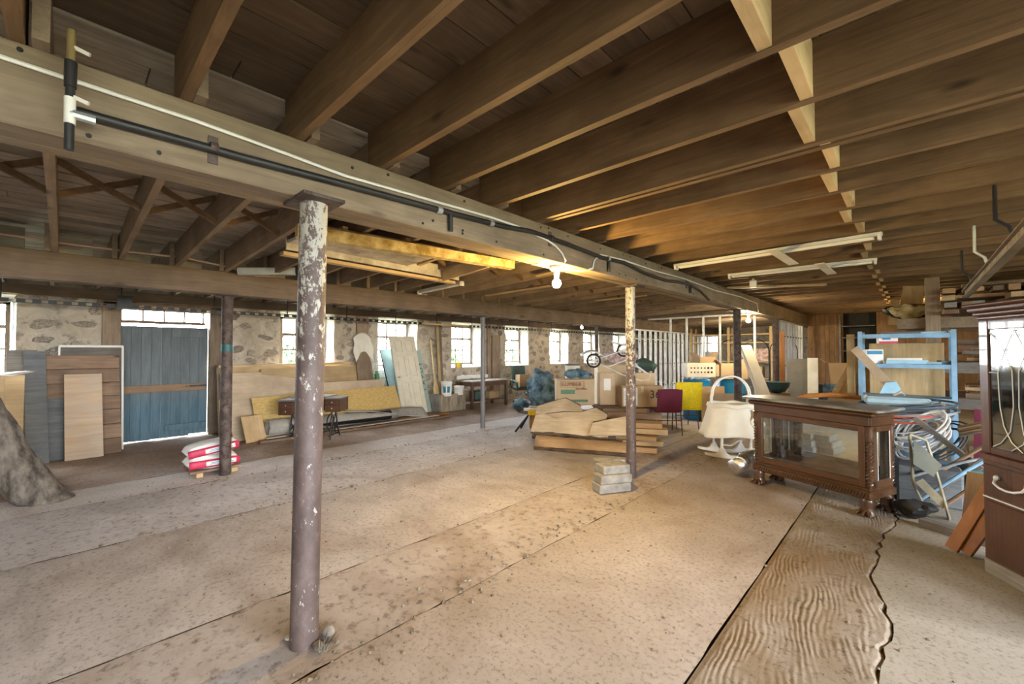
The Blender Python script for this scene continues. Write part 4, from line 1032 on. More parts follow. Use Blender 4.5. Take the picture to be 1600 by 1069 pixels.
# stroller upside-down
t = thing('stroller', 'folded white stroller frame lying upside down on the boxes, wheels up', 'stroller', (-5.0, 8.5, 1.05), CR)
def wheel(c, r, nrm, par):
    c = Vector(c); nrm = Vector(nrm).normalized(); a = nrm.cross(Vector((0, 0, 1))).normalized(); b = nrm.cross(a)
    b_ = B(); b_.tube([c+(a*math.cos(2*PI*k/20)+b*math.sin(2*PI*k/20))*r for k in range(21)], .022, 8); w = b_.build('tyre', M['rubber'], par)
    b_ = B(); b_.tube([c+(a*math.cos(2*PI*k/20)+b*math.sin(2*PI*k/20))*(r-.03) for k in range(21)], .009, 6)
    for k in range(8): b_.tube([c, c+(a*math.cos(2*PI*k/8)+b*math.sin(2*PI*k/8))*(r-.03)], .006, 5)
    b_.tube([c-nrm*.02, c+nrm*.02], .03, 8); b_.build('rim', M['white'], w)
wheel((-.36, -.1, .34), .145, (.3, 1, .1), t); wheel((.48, .5, .58), .145, (.3, 1, .1), t)
for pts in ([(-.36, -.1, .34), (.3, 0, .02), (.75, .05, -.12), (.95, .1, -.1), (1.0, .15, .02)], [(.48, .5, .58), (.75, .3, .2), (1.0, .2, .0), (.95, .1, -.1)], [(-.36, -.1, .34), (.06, .2, .46), (.48, .5, .58)], [(0, .0, .2), (.5, .3, .35), (.9, .2, .05)]):
    b_ = B(); b_.tube(pts, .014, 8); b_.build('frame_tube', M['steel_l'], t)
b_ = B(); b_.sheet(lambda u, v: (-.62+.5*u, .0+.2*v, .44+.10*math.sin(PI*u)+.04*v), 8, 4); b_.build('canopy_cloth', M['white'], t, solid=.02)
b_ = B(); b_.sheet(lambda u, v: (.22+.45*u, .45+.2*v, .78-.06*math.sin(PI*u)), 8, 4); b_.build('canopy_cloth', M['white'], t, solid=.03)
# sawhorse / folding stand with yellow band
t = thing('folding_sawhorse', 'folding sawhorse with black leg and yellow bracket', 'sawhorse', (-5.55, 6.55, 0), CR-.1)
part(t, 'top_rail', 'steel_l', (-.22, -.04, .40), (.42, .04, .45)); part(t, 'yellow_bracket', 'yellowp', (-.13, -.055, .31), (.16, .05, .41), .01)
for a, b in (((-.12, -.03, .33), (-.38, -.18, 0)), ((-.12, .03, .33), (-.30, .24, 0)), ((.3, -.03, .4), (.36, -.2, 0)), ((.3, .03, .4), (.36, .22, 0))):
    b_ = B(); b_.bar(a, b, .03, .03); b_.build('leg', M['black'] if a[0] < 0 else M['steel'], t)
heap('blue_cloth', 'small blue bag on the floor left of the clothes heap', 'bag', (-7.55, 8.35, 0), .2, 'denim', (1.2, 1, .8), .07)
b_ = B(); q = P0(838, 668); b_.box((q.x, q.y, .22), (.3, .25, .44), CR); tag(b_.build('timber_block', M['slabd'], bevel=.01), 'short timber block standing behind the sawhorse', 'block')

# ---- pile of sawn slabs
def slabp(poly, a, th, z, loc, rz, tilt, lab, m='slab', bark=True):
    t = thing('wood_slab', lab, 'wood slab', (loc[0], loc[1], z), rz, 'sawn slabs in the pile'); t.rotation_euler = (tilt[0], tilt[1], rz)
    b_ = B(); b_.prism(poly, th, (0, 0, th/2), (1, 0, 0), (0, 1, 0)); b_.jit(.008, 8); b_.build('sawn_face', M[m], t, bevel=.008)
    if bark:
        n = len(poly); e = [poly[k] for k in range(a[0], a[1]+1)]
        b_ = B(); b_.tube([(x, y, th*.45) for x, y in e], th*.5, 8); b_.jit(.012, 14); b_.build('bark_edge', M['barkx'], t)
    return t
def wavy(L, w0, w1, seed, n=10):
    lo = [(-L/2+L*k/n, -w0*(1+.35*noise.noise(Vector((k*.5, seed, 0))))) for k in range(n+1)]
    hi = [(L/2-L*k/n, w1*(1+.45*noise.noise(Vector((k*.5, seed+5, 0))))) for k in range(n+1)]
    return lo+hi
base = Vector((-4.05, 5.95, 0))
rd = -.33+CR                         # slabs run left-right with the right end nearer
U = Vector((math.cos(rd), math.sin(rd), 0)); V = Vector((-math.sin(rd), math.cos(rd), 0))
def at2(a, b): q = base+U*a+V*b; return (q.x, q.y)
for k in range(3):
    b_ = B(); b_.box((0, 0, .05), (.1, .9, .1)); o = b_.build('bearer', M['oldx'], None, (0, 0, 0)); q = at2(-.5+.55*k, .25); o.location = (q[0], q[1], 0); o.rotation_euler.z = rd
    tag(o, ('left', 'middle', 'right')[k]+' timber bearer under the pile of sawn slabs', 'timber', 'bearers under the slab pile')
slabp(wavy(1.5, .16, .16, 1), (0, 10), .07, .10, at2(-.05, .10), rd, (.0, 0), 'lowest front slab with a bark edge in the pile', 'slab')
slabp(wavy(1.35, .17, .2, 2), (0, 10), .06, .19, at2(-.1, .12), rd+.05, (.12, 0), 'second slab up in the pile', 'slab')
slabp(wavy(1.3, .16, .20, 3), (0, 10), .045, .30, at2(-.18, .05), rd-.03, (.75, 0), 'broad pale slab tilted to the front of the pile', 'slab')
slabp([(-.6, -.16), (.45, -.15), (.5, .12), (.3, .25), (.05, .14), (-.25, .12), (-.6, .06)], (2, 6), .04, .42, at2(-.08, .22), rd-.04, (.8, 0), 'pale slab with a curved notch on the upper front of the pile', 'slab')
slabp([(-.35, -.1), (.55, -.1), (.42, .14), (.15, .30), (-.05, .22), (-.35, .08)], (2, 5), .04, .52, at2(-.50, .36), rd+.05, (.75, 0), 'short pointed pale slab on top at the left of the pile', 'slab')
slabp([(-.2, -.2), (.42, -.16), (.42, .22), (.1, .12), (-.15, .05)], (1, 4), .04, .36, at2(.36, .02), rd, (.8, 0), 'small pale slab with a squared end on the right of the pile front', 'slab')
# half-round log in front
t = thing('half_log', 'half-round log with sawn end lying in front of the slab pile', 'log', (*at2(.05, -.30), 0), rd)
b_ = B(); n = 12
b_.sheet(lambda u, v: (-.72+1.5*u, .02-.15*math.cos(PI*(1.15*v-.08)), .015+.18*max(0, math.sin(PI*(1.15*v-.08)))**.8*(1-.15*u)), 16, n); b_.jit(.015, 9); b_.build('sawn_face', M['slabd'], t, solid=.02)
b_ = B(); b_.prism([(-.15*math.cos(PI*k/10)*.98, .015+.17*math.sin(PI*k/10)*.86) for k in range(11)], .02, (.775, .02, 0), (0, 1, 0), (0, 0, 1)); b_.build('end_grain', M['slab'], t)
b_ = B(); b_.tube([(-.72, -.12, .03), (0, -.14, .025), (.76, -.13, .03)], .035, 8); b_.jit(.012, 12); b_.v = [(x, y, max(z, 0)) for x, y, z in b_.v]; b_.build('bark_edge', M['barkx'], t)
for k, (b, z, m) in enumerate(((.62, .12, 'slabd'), (.70, .22, 'greyx'), (.78, .33, 'greyx'), (.66, .44, 'greyx'), (.8, .53, 'oldx'))):
    q = at2(.55-.1*(k % 2), b-.1); b_ = B(); b_.b2((-.95, -.13, 0), (.75, .13, .085)); b_.jit(.014, 6, k)
    o = b_.build('rough_plank', M[m], None, (q[0], q[1], z-.10)); o.rotation_euler.z = rd+.06*math.sin(k*3); tag(o, ('bottom', 'second', 'third', 'fourth', 'top')[k]+' rough plank of the stack behind the pale slabs', 'plank', 'rough planks behind the slabs')
for k, (a, b, z, L_, m) in enumerate(((.85, .05, .0, .75, 'slabd'), (.9, .12, .09, .8, 'pine_x'), (.88, .10, .18, .7, 'slabd'), (.95, .18, .27, .85, 'pine_x'), (1.0, .22, .36, .6, 'slabd'))):
    q = at2(a, b); b_ = B(); b_.b2((-L_/2, -.14, 0), (L_/2, .14, .08)); b_.jit(.02, 7, k*3)
    o = b_.build('split_board', M[m], None, (q[0], q[1], z)); o.rotation_euler.z = rd+.12*math.sin(k*2.3); tag(o, ('lowest', 'second', 'middle', 'fourth', 'highest')[k]+' split board in the stack beside the rusty middle post', 'board', 'split boards by the middle post')
for k, (a, b) in enumerate((((950, 690), (1010, 683)), ((985, 668), (1028, 660)), ((975, 706), (1012, 694)))):
    b_ = B(); p, q = at(*a, z=.05+.1*k*(k < 2)), at(*b, z=.06+.12*(k < 2)); b_.bar(p, q, .10, .035); tag(b_.build('loose_stick', M['oldx'] if k != 1 else M['pine_x']), ('dark flat stick poking out right of the slab pile', 'pale flat stick poking out right of the slab pile', 'bark strip on the floor right of the slab pile')[k], 'stick')
# ---- concrete blocks by the post
BX = Vector((-2.54, 4.38, 0)); ba = CR+.30
ca, sa = math.cos(ba), math.sin(ba)
bc = B(); bc.b2((-.20, -.10, 0), (.20, .10, .095)); bc.jit(.004, 9)
blk = None
pos = [(-.02, -.02, 0), (.10, .19, 0), (.0, -.01, .096), (.12, .20, .096), (.03, .03, .192), (.10, .23, .192)]
labs = ['bottom front', 'bottom rear', 'middle front', 'middle rear', 'top front', 'top rear']
for k, (a, b, z) in enumerate(pos):
    loc = (BX.x+a*ca-b*sa, BX.y+a*sa+b*ca, z)
    o = bc.build('concrete_block', M['block'], None, loc, bevel=.01) if blk is None else dup(blk, location=loc)
    blk = blk or o; o.rotation_euler.z = ba+(0 if k % 2 == 0 else .06); o.scale = (1 if z < .15 else .86, 1 if k % 2 == 0 else .9, 1)
    tag(o, labs[k]+' grey concrete block stacked at the foot of the rusty post', 'block', 'concrete blocks at the post')
# ---- stacking chairs
def stack_chair(lab, loc, rz, m):
    t = thing('stacking_chair', lab, 'chair', loc, rz, 'stacking chairs')
    b_ = B(); b_.b2((-.23, -.05, .42), (.23, .40, .48)); b_.build('seat', M[m], t, bevel=.025)
    b_ = B(); b_.sheet(lambda u, v: (-.23+.46*u+.0, -.06-.06*v-.02*math.sin(PI*u), .44+.44*v-.02*abs(2*u-1)**4*v), 10, 8); b_.build('backrest', M[m], t, solid=.045)
    for s in (-1, 1):
        b_ = B(); b_.tube([(s*.225, -.13, 0), (s*.22, -.06, .44), (s*.22, -.12, .88)], .012, 8); b_.build('leg', M['dark'], t)
        b_ = B(); b_.tube([(s*.225, .42, 0), (s*.22, .36, .43)], .012, 8); b_.build('leg', M['dark'], t)
    b_ = B(); b_.tube([(-.22, -.09, .28), (.22, -.09, .28)], .009, 6); b_.build('stretcher', M['dark'], t)
    return t
q = (P0(1018, 679)+P0(1070, 679))/2
stack_chair('burgundy stacking chair seen from behind beside the slab pile', (q.x, q.y, 0), CR-.02, 'burg')
stack_chair('yellow-covered stacking chair behind the burgundy one', (q.x-.02, q.y+.90, .0), CR-.02, 'yellow')
b_ = B(); b_.sheet(lambda u, v: (-.27+.54*u, -.17-.05*v+.02*math.sin(14*u)*.4, .40+.57*v), 16, 10)
o = b_.build('yellow_cover', M['yellow'], None, (q.x-.02, q.y+.90, 0), solid=.02); o.rotation_euler.z = CR-.02; tag(o, 'bright yellow quilted cover hung over a chair back', 'cover')
# ---- blue barrels and what stands on them
def barrel(loc, lab):
    t = thing('plastic_barrel', lab, 'barrel', loc, 0, 'blue plastic barrels')
    r, h = .31, .93
    b_ = B(); b_.lathe([(r*.92, 0), (r*.98, .03), (r, .08), (r, .28), (r*1.03, .30), (r*1.03, .33), (r, .35), (r, .58), (r*1.03, .60), (r*1.03, .63), (r, .65), (r*.99, .84), (r*.95, .90), (r*.97, .92), (r*.97, h), (r*.9, h)], 30); b_.build('barrel_body', M['bluepl'], t)
    for s in (-1, 1):
        b_ = B(); b_.lathe([(.035, h), (.035, h+.02)], 12, (s*.18, 0, 0)); b_.build('bung', M['bluepl'], t)
q1, q2 = at(1088, 648, z=0), at(1136, 648, z=0)
q1 = Vector((-3.72, 10.35, 0)); q2 = Vector((-3.12, 10.9, 0))
barrel(q1, 'blue plastic barrel on the left, behind the yellow cover'); barrel(q2, 'blue plastic barrel on the right, beside the dark post')
t = thing('perforated_console', 'white console box with rows of round holes on the barrels', 'console', (q1.x+.02, q1.y+.02, .95), CR)
part(t, 'console_body', 'cream', (-.32, -.16, .04), (.36, .18, .38), .01); part(t, 'console_foot', 'steel', (-.1, -.12, 0), (.2, .12, .04))
for i in range(7):
    for j in range(2):
        b_ = B(); x = -.22+.08*i; z = .16+.1*j; b_.tube([(x, -.158, z), (x, -.166, z)], .026 if i > 4 else .018, 8); b_.build('round_hole', M['ink'], t)
part(t, 'side_lid', 'card_l', (.36, -.16, .06), (.44, .16, .34))
carton('cardboard_box', 'pale carton on the right-hand blue barrel', (q2.x-.02, q2.y, .95), CR, (.62, .4, .36), 'card_l', 1)
carton('cardboard_box', 'small brown carton perched on the white console', (q1.x+.12, q1.y+.15, 1.33), CR+.2, (.42, .3, .14), 'card', 1)
for k, (a, b, c, m, lab) in enumerate((((1088, 656), (1122, 656), 596, 'card', 'tall brown cardboard sheet leaning on the left barrel'), ((1100, 659), (1150, 662), 605, 'card_l', 'smaller tan cardboard sheet leaning in front of the barrels'))):
    p, q = at(*a, z=0), at(*b, z=0); p, q = p-Vector((-.2, .22, 0)), q-Vector((-.2, .22, 0)); q = p+(q-p).normalized()*(.55+.1*k)
    panel('cardboard_sheet', M[m], p, q, p+Vector((-.02, .05, .80-.12*k)), .01, lab, 'cardboard')
# foam slab / hose leaning at the dark post
p = at(1195, 640, z=0)
b_ = B(); b_.bar(Vector((-2.02, 9.6, .35)), Vector((-2.62, 10.15, 1.72)), .26, .09); tag(b_.build('foam_slab', M['cream'], bevel=.02), 'long cream foam slab leaning beside the dark post', 'foam')
b_ = B(); b_.lathe([(.06, -.22), (.16, -.18), (.23, -.08), (.25, 0), (.26, .02), (.22, .02)], 20)
o = b_.build('dark_globe', plain('teal_dark_plastic', (.02, .07, .085), .3), None, (-2.12, 10.6, .92)); tag(o, 'dark teal round tub behind the foam slab', 'tub')
b_ = B(); b_.lathe([(.25, 0), (.25, .70)], 16); tag(b_.build('tub_stand', M['card'], None, (-2.12, 10.6, 0)), 'brown drum under the dark teal tub', 'drum')

# ---- rocking bassinet with cream drape
q = (P0(1095, 708)+P0(1183, 721))/2
t = thing('rocking_bassinet', 'white rocking bassinet draped in cream fabric with a tall hoop', 'bassinet', (q.x+.02, q.y+.12, 0), CR-.17)
def rocker(y):
    top = [(-.44+.88*k/20, .05+.10*math.sin(PI*min(1, abs(2*k/20-1)**1.0*1.0))*0+.13*math.exp(-((abs(k/20-.5)-.22)/.055)**2)+.04*(abs(2*k/20-1))**2) for k in range(21)]
    bot = [(.44-.88*k/20, .0+.05*abs(2*k/20-1)**2.2) for k in range(21)]
    b_ = B(); b_.prism(bot+top, .05, (0, y, 0), (1, 0, 0), (0, 0, 1)); return b_
for y in (-.2, .22): rocker(y).build('rocker', M['white'], t, bevel=.008)
for x in (-.20, .20):
    for y in (-.2, .22):
        b_ = B(); b_.lathe([(.028, .12), (.02, .2), (.026, .35), (.02, .62)], 10, (x, y, 0)); b_.build('leg', M['white'], t)
for y in (-.2,):
    b_ = B(); b_.tube([(-.19, y+.03, .20), (.0, .03, .15), (.19, .22, .2)], .011, 6); b_.build('stretcher', M['white'], t)
b_ = B(); n = 64
def sk(u, v):
    a = 2*PI*u; r = 1+.36*v**1.2+.06*v*math.sin(a*9+.7*math.sin(a*2))+.04*v*math.sin(a*5+1)
    return (.33*r*math.cos(a)+.0, .25*r*math.sin(a), .78-.46*v+.02*math.sin(a*3)*v)
b_.sheet(sk, n, 12); b_.build('skirt', M['cloth'], t, solid=.006)
b_ = B(); b_.sheet(lambda u, v: ((.345-.02*v)*math.cos(2*PI*u), (.265-.02*v)*math.sin(2*PI*u), .75+.06*v+.01*math.sin(40*u)), n, 3); b_.build('ruffle_rim', M['cloth'], t, solid=.03)
b_ = B(); b_.sheet(lambda u, v: (.31*(1-v)*math.cos(2*PI*u), .24*(1-v)*math.sin(2*PI*u), .76+.02*math.sin(9*u)*(1-v)), 32, 5); b_.build('inner_cloth', M['cloth'], t)
for y in (-.02, .06):
    b_ = B(); b_.tube([(-.27, y, .72), (-.28, y, .9)]+[(-.27*math.cos(PI*k/16), y, .92+.30*math.sin(PI*k/16)) for k in range(17)]+[(.28, y, .9), (.27, y, .72)], .012, 8); b_.build('hoop', M['white'], t)
b_ = B(); b_.sheet(lambda u, v: (.20+.18*u+.03*math.sin(11*v), -.24-.05*math.sin(9*u+3*v), .74-.40*v*(1-.25*u)), 10, 12); b_.build('bow_ribbon', M['cloth'], t, solid=.006)
b_ = B()
dp = [Vector((-1.52, 6.55, .19)), Vector((-1.62, 6.25, .185)), Vector((-1.60, 6.0, .16)), Vector((-1.66, 5.85, .13))]
pts = []; rs = []
for k in range(60):
    f = k/59*3; i = min(2, int(f)); q_ = dp[i].lerp(dp[i+1], f-i); pts.append(q_); rs.append(.085+.006*math.sin(k*2.2))
b_.tube(pts, rs, 14); tag(b_.build('foil_duct', M['foil']), 'crumpled silver foil duct on the floor between bassinet and cabinet', 'duct')

# ================================================================== STUD PARTITIONS
def stud(t, x, y, z0, z1, along='y', m='steel_l', holes=3):
    b_ = B(); w_, d_ = .032, .09
    if along == 'y': b_.b2((x-d_/2, y, z0), (x+d_/2, y+.002, z1)).b2((x-d_/2, y, z0), (x-d_/2+.002, y+w_, z1)).b2((x+d_/2-.002, y, z0), (x+d_/2, y+w_, z1))
    else: b_.b2((x, y-d_/2, z0), (x+.002, y+d_/2, z1)).b2((x, y-d_/2, z0), (x+w_, y-d_/2+.002, z1)).b2((x, y+d_/2-.002, z0), (x+w_, y+d_/2, z1))
    s = b_.build('stud', M[m], t)
    for k in range(holes):
        z = z0+(z1-z0)*(k+.5)/holes; b_ = B()
        if along == 'y': b_.tube([(x, y-.003, z), (x, y-.001, z)], .02, 8)
        else: b_.tube([(x+.016, y-d_/2-.003, z), (x+.016, y-d_/2-.001, z)], .010, 8)
        b_.build('punch_out', M['ink'], s)
t = thing('stud_partition', 'long row of galvanised steel studs under the second beam', 'partition', (-6.5, 12.2, 0))
part(t, 'bottom_track', 'steel_l', (-.05, 0, 0), (.05, 7.2, .03), 0); part(t, 'top_track', 'steel_l', (-.05, 0, 2.29), (.05, 7.2, 2.33), 0)
for k in range(19): stud(t, 0, .02+.4*k, .0, 2.31)
part(t, 'cross_channel', 'steel_l', (-.01, .0, 2.0), (.01, 3.2, 2.03), 0)
t = thing('stud_partition', 'open steel stud frame crossing behind the blue barrels', 'partition', (-4.2, 11.6, 0))
part(t, 'top_track', 'steel_l', (-1.3, -.05, 2.50), (1.55, .05, 2.54), 0); part(t, 'bottom_track', 'steel_l', (-1.3, -.05, 0), (1.55, .05, .03), 0)
for u in (1047, 1072, 1098, 1124, 1178): stud(t, at(u, 520, y=11.6).x+4.2, 0, 0, 2.52, 'x')
t = thing('stud_partition', 'bright steel stud row under the far end of the main beam', 'partition', (-2.55, 13.0, 0))
part(t, 'top_track', 'steel_l', (-.05, 0, 2.40), (.05, 3.4, 2.44), 0); part(t, 'bottom_track', 'steel_l', (-.05, 0, 0), (.05, 3.4, .03), 0)
for k in range(9): stud(t, 0, .02+.4*k, 0, 2.42)
# timber shelving beyond the partition
t = thing('timber_rack', 'rough timber storage rack beyond the stud partition', 'rack', (-5.0, 17.5, 0))
for x in (-1.4, 0, 1.4):
    for y in (-.25, .25): part(t, 'upright', 'pine_z', (x-.045, y-.045, 0), (x+.045, y+.045, 2.5))
for z in (.6, 1.2, 1.9, 2.2): part(t, 'shelf_board', 'pine_x', (-1.6, -.3, z), (1.9, .3, z+.05))
for k, (x, z, w_, h_, m) in enumerate(((-1.0, .65, .4, .35, 'card'), (-.3, .65, .3, .25, 'green'), (.6, .65, .5, .4, 'card_l'), (-.9, 1.25, .5, .35, 'steel'), (.1, 1.25, .35, .3, 'card'), (.9, 1.25, .4, .45, 'pink'))):
    b_ = B(); b_.b2((-5+x, 17.3, z), (-5+x+w_, 17.65, z+h_)); tag(b_.build('stored_box', M[m], bevel=.02), ('brown box low at the left of the far timber rack', 'dark box low on the far timber rack', 'pale box low at the right of the far timber rack', 'grey metal box on the middle shelf of the far timber rack', 'brown box on the middle shelf of the far timber rack', 'pinkish box on the middle shelf of the far timber rack')[k], 'box')
for k in range(3):
    c = Vector((-4.35+.75*k, 15.2, 1.62)); b_ = B(); b_.tube([c+Vector((.36*math.cos(PI*j/14), 0, .36*math.sin(PI*j/14))) for j in range(15)], .014, 6); b_.tube([c+Vector((-.36, 0, 0)), c+Vector((-.36, 0, -1.62))], .014, 6).tube([c+Vector((.36, 0, 0)), c+Vector((.36, 0, -1.62))], .014, 6)
    tag(b_.build('bent_hoop', M['black']), ('left', 'middle', 'right')[k]+' tall bent pipe hoop standing beyond the stud frame', 'hoop', 'bent pipe hoops')
# standing sheets and box right of the studs
panel('sheet_metal', plain('grey_sheet_metal', (.16, .16, .155), .6, .3), (-2.12, 11.7, 0), (-1.72, 11.75, 0), (-2.16, 11.9, 1.42), .02, 'tall dark grey sheet standing by the stud row', 'sheet')
panel('white_sheet', M['steel_l'], (-1.72, 11.6, 0), (-1.52, 11.62, 0), (-1.75, 11.8, 1.45), .03, 'tall narrow white sheet standing by the stud row', 'sheet')
panel('orange_level', M['orange'], (-2.35, 12.1, 0), (-2.24, 12.12, 0), (-2.36, 12.2, 2.1), .04, 'orange upright timber between the dark post and the stud row', 'timber')
carton('open_carton', 'open carton with raised flaps in front of the plank wall', (-1.18, 12.3, .85), .1, (.55, .45, .48), 'card', 1)
carton('cardboard_box', 'blue-sided box under the open carton', (-1.2, 12.3, 0), .1, (.62, .5, .85), 'denim')
t = thing('water_jug', 'clear blue water jug standing near the plank wall', 'jug', (-.88, 11.7, .62))
b_ = B(); b_.lathe([(.11, 0), (.12, .03), (.12, .12), (.112, .14), (.12, .16), (.12, .27), (.09, .33), (.03, .37), (.03, .41)], 18); b_.build('jug_body', glass('jug_plastic', (.55, .80, .95), .18), t)
b_ = B(); b_.lathe([(.034, .40), (.034, .43)], 12); b_.build('jug_cap', M['white'], t)
b_ = B(); b_.b2((-1.05, 11.55, 0), (-.7, 11.85, .62)); tag(b_.build('crate', M['bluey'], bevel=.02), 'dark crate under the clear water jug', 'crate')
# plank bundle leaning left of the blue shelving
for k in range(7):
    b_ = B(); f = k/6; b_.bar(Vector((-1.35+.5*f+.02*k, 9.1+.1*k, .05)), Vector((-.66+.04*k, 9.3+.05*k, 1.55+.06*(k % 3)-.02*k)), .085, .03, (0, 1, 0))
    tag(b_.build('leaning_lath', M['pine_x' if k != 3 else 'greyx']), ('first', 'second', 'third', 'fourth, greyer', 'fifth', 'sixth', 'seventh')[k]+' lath from the left in the bundle beside the blue shelving', 'lath', 'leaning laths')
b_ = B(); b_.b2((-.72, 8.3, 0), (-.63, 8.42, 1.86)); tag(b_.build('pine_upright', M['pine_z']), 'pine upright standing against the left of the blue shelving', 'timber')
b_ = B(); b_.bar((-1.15, 7.4, .86), (-.5, 7.7, .93), .16, .05).bar((-1.3, 7.45, .83), (-.6, 7.8, .90), .05, .03); b_.box((-.62, 7.55, .78), (.35, .2, .16)); b_.f = b_.f
b_ = B(); b_.box((-.68, 7.5, .46), (.36, .3, .92)); tag(b_.build('pine_box', M['pine_x'], bevel=.006), 'plain pine box between the cabinet and the blue shelving', 'box')
b_ = B(); b_.tube([(-1.35, 7.15, .86), (-1.1, 7.2, .97), (-.8, 7.3, 1.0), (-.5, 7.4, .97)], [.02, .03, .035, .03], 8); tag(b_.build('bent_wood', M['orange']), 'curved orange-brown bentwood piece behind the cabinet top', 'wood')

# ================================================================== BLUE SHELVING
SX0, SX1, SY0, SY1 = -.55, .43, 7.75, 8.2
t = thing('metal_shelving', 'blue painted metal shelving unit crowded with papers and tools', 'shelving', ((SX0+SX1)/2, SY0, 0))
cx = (SX0+SX1)/2
for x in (SX0-cx, SX1-cx):
    for y in (0, SY1-SY0):
        b_ = B(); s = 1 if x < 0 else -1; sy = 1 if y == 0 else -1
        b_.b2((x, y, 0), (x+s*.055, y+sy*.004, 1.88)).b2((x, y, 0), (x+s*.004, y+sy*.055, 1.88)); b_.build('upright', M['bluesteel'], t)
for z in (.12, .98, 1.42, 1.83):
    b_ = B(); b_.b2((SX0-cx+.005, .006, z), (SX1-cx-.005, SY1-SY0-.006, z+.008)).b2((SX0-cx+.005, .005, z-.045), (SX1-cx-.005, .009, z+.008)).b2((SX0-cx+.005, SY1-SY0-.009, z-.045), (SX1-cx-.005, SY1-SY0-.005, z+.008)); b_.build('shelf', M['bluesteel'], t)
b_ = B(); b_.box((-.06, 8.62, .86), (.80, .5, 1.72)); o = b_.build('pine_cupboard', M['pine_z'], bevel=.008); tag(o, 'pine cupboard standing behind the blue shelving', 'cupboard')
for k, (x, z, d, m, rz, lab) in enumerate(((-.40, 1.429, (.2, .16, .2), 'bagwhite', .4, 'white box with blue print on the middle shelf'), (-.05, 1.429, (.42, .22, .05), 'bluebag', .1, 'flat pale blue carton on the middle shelf'), (-.06, 1.48, (.35, .12, .03), 'white', -.1, 'white plastic strip on top of the flat blue carton'), (-.2, 1.429, (.2, .2, .035), 'card_l', .2, 'flat cardboard sleeve on the middle shelf'),
                                            (.2, 1.429, (.24, .2, .03), 'bluebag', -.3, 'crumpled blue packet at the right of the middle shelf'), (.33, 1.429, (.12, .2, .05), 'denim', .2, 'dark blue packet by the right upright of the shelving'), (-.24, 1.71, (.2, .2, .12), 'bagwhite', .2, 'white and red packet hung under the top shelf'),
                                            (-.1, 1.839, (.4, .25, .03), 'bluey', .05, 'dark flat tray on the top shelf'), (.2, 1.839, (.3, .2, .025), 'bluebag', -.1, 'flat bluish tray on the top shelf'))):
    b_ = B(); b_.box((0, 0, d[2]/2), d); b_.jit(.008, 12, k); o = b_.build('shelf_item', M[m], None, (x, 7.93, z)); o.rotation_euler.z = rz; tag(o, lab, 'packet')
    if 'blue print' in lab: b_ = B(); b_.b2((-.085, -.09, .13), (.085, -.078, .18)); b_.build('blue_print', M['inkl'], o)
    if 'red' in lab: b_ = B(); b_.b2((-.1, -.112, .0), (.1, -.095, .03)); b_.build('red_print', M['red'], o); b_ = B(); b_.b2((-.06, -.112, .05), (.02, -.095, .10)); b_.build('blue_print', M['inkl'], o)
b_ = B(); b_.bar((-.58, 7.70, 1.64), (-.12, 7.2, 1.07), .10, .025, (0, 1, 0)); tag(b_.build('slanting_lath', M['palewood']), 'pale board slanting across the front of the blue shelving', 'board')
# blue bin heaped with cables behind the cabinet
t = thing('grey_blue_bin', 'tall grey-blue plastic bin behind the display cabinet', 'bin', (-.02, 6.95, 0), .1)
b_ = B(); b_.lathe([(.22, 0), (.27, .75), (.29, .76), (.29, .80), (.25, .80)], 20); b_.build('bin_body', plain('grey_blue_plastic', (.10, .17, .25), .5), t)
b_ = B(); b_.box((-.14, 7.1, .99), (.62, .34, .10), .1); o = b_.build('plastic_tray', plain('pale_grey_blue', (.27, .38, .43), .5), bevel=.03); tag(o, 'upturned pale grey-blue tray on the heap of cables', 'tray')
b_ = B(); b_.prism([(0, 0), (.22, .02), (.26, -.06), (.16, .16), (.06, .14)], .1, (-.30, 7.25, 1.06), (1, 0, 0), (0, 0, 1)); tag(b_.build('blue_scoop', M['bluebag'], bevel=.01), 'bright blue plastic scoop on the grey tray', 'scoop')
rr = random.Random(3)
def coil(name, m, c, rx, ry, turns, r, lab, tilt=.3, jz=.05, squash=1):
    pts = []
    n = turns*18; ph = rr.uniform(0, 6)
    for k in range(n+1):
        a = 2*PI*k/18+ph; q = 1+.16*math.sin(a*.37+c[0]*9)+.07*math.sin(a*1.3)
        pts.append(Vector((c[0]+rx*q*math.cos(a), c[1]+ry*q*math.sin(a), c[2]+jz*math.sin(a*.23+1)+tilt*rx*math.sin(a+.8)*squash)))
    b_ = B(); b_.tube(pts, r, 6); tag(b_.build(name, M[m]), lab, 'cable', 'tangled cables behind the cabinet')
M['greycable'] = plain('grey_cable', (.30, .33, .36), .5); M['offwhite'] = plain('offwhite_cable', (.62, .62, .60), .5); M['slatecable'] = plain('slate_cable', (.05, .075, .10), .5); M['redcable'] = plain('red_cable', (.55, .10, .06), .5)
coil('cable_coil', 'slatecable', (-.1, 6.95, .93), .40, .22, 5, .012, 'dark slate cable looping over the top of the cable heap', .15)
coil('cable_coil', 'greycable', (-.02, 6.85, .86), .34, .22, 5, .013, 'grey cable coil in the middle of the cable heap', .2)
coil('cable_coil', 'offwhite', (.08, 6.55, .68), .20, .12, 7, .011, 'off-white cable coil hanging at the right of the cable heap', .9, .10)
coil('cable_coil', 'offwhite', (.02, 6.6, .74), .24, .10, 4, .009, 'thin white cable looped across the cable heap', .5)
coil('cable_coil', 'redcable', (-.02, 6.62, .83), .16, .08, 2, .010, 'short red cable in the cable heap', .2)
coil('cable_coil', 'slatecable', (.18, 6.9, .55), .25, .16, 4, .010, 'dark cable drooping below the cable heap', .8)
b_ = B(); b_.bar((.02, 6.5, .86), (.5, 6.3, .42), .035, .05); tag(b_.build('grey_batten', M['greyx']), 'grey batten slanting down from the cable heap', 'batten')
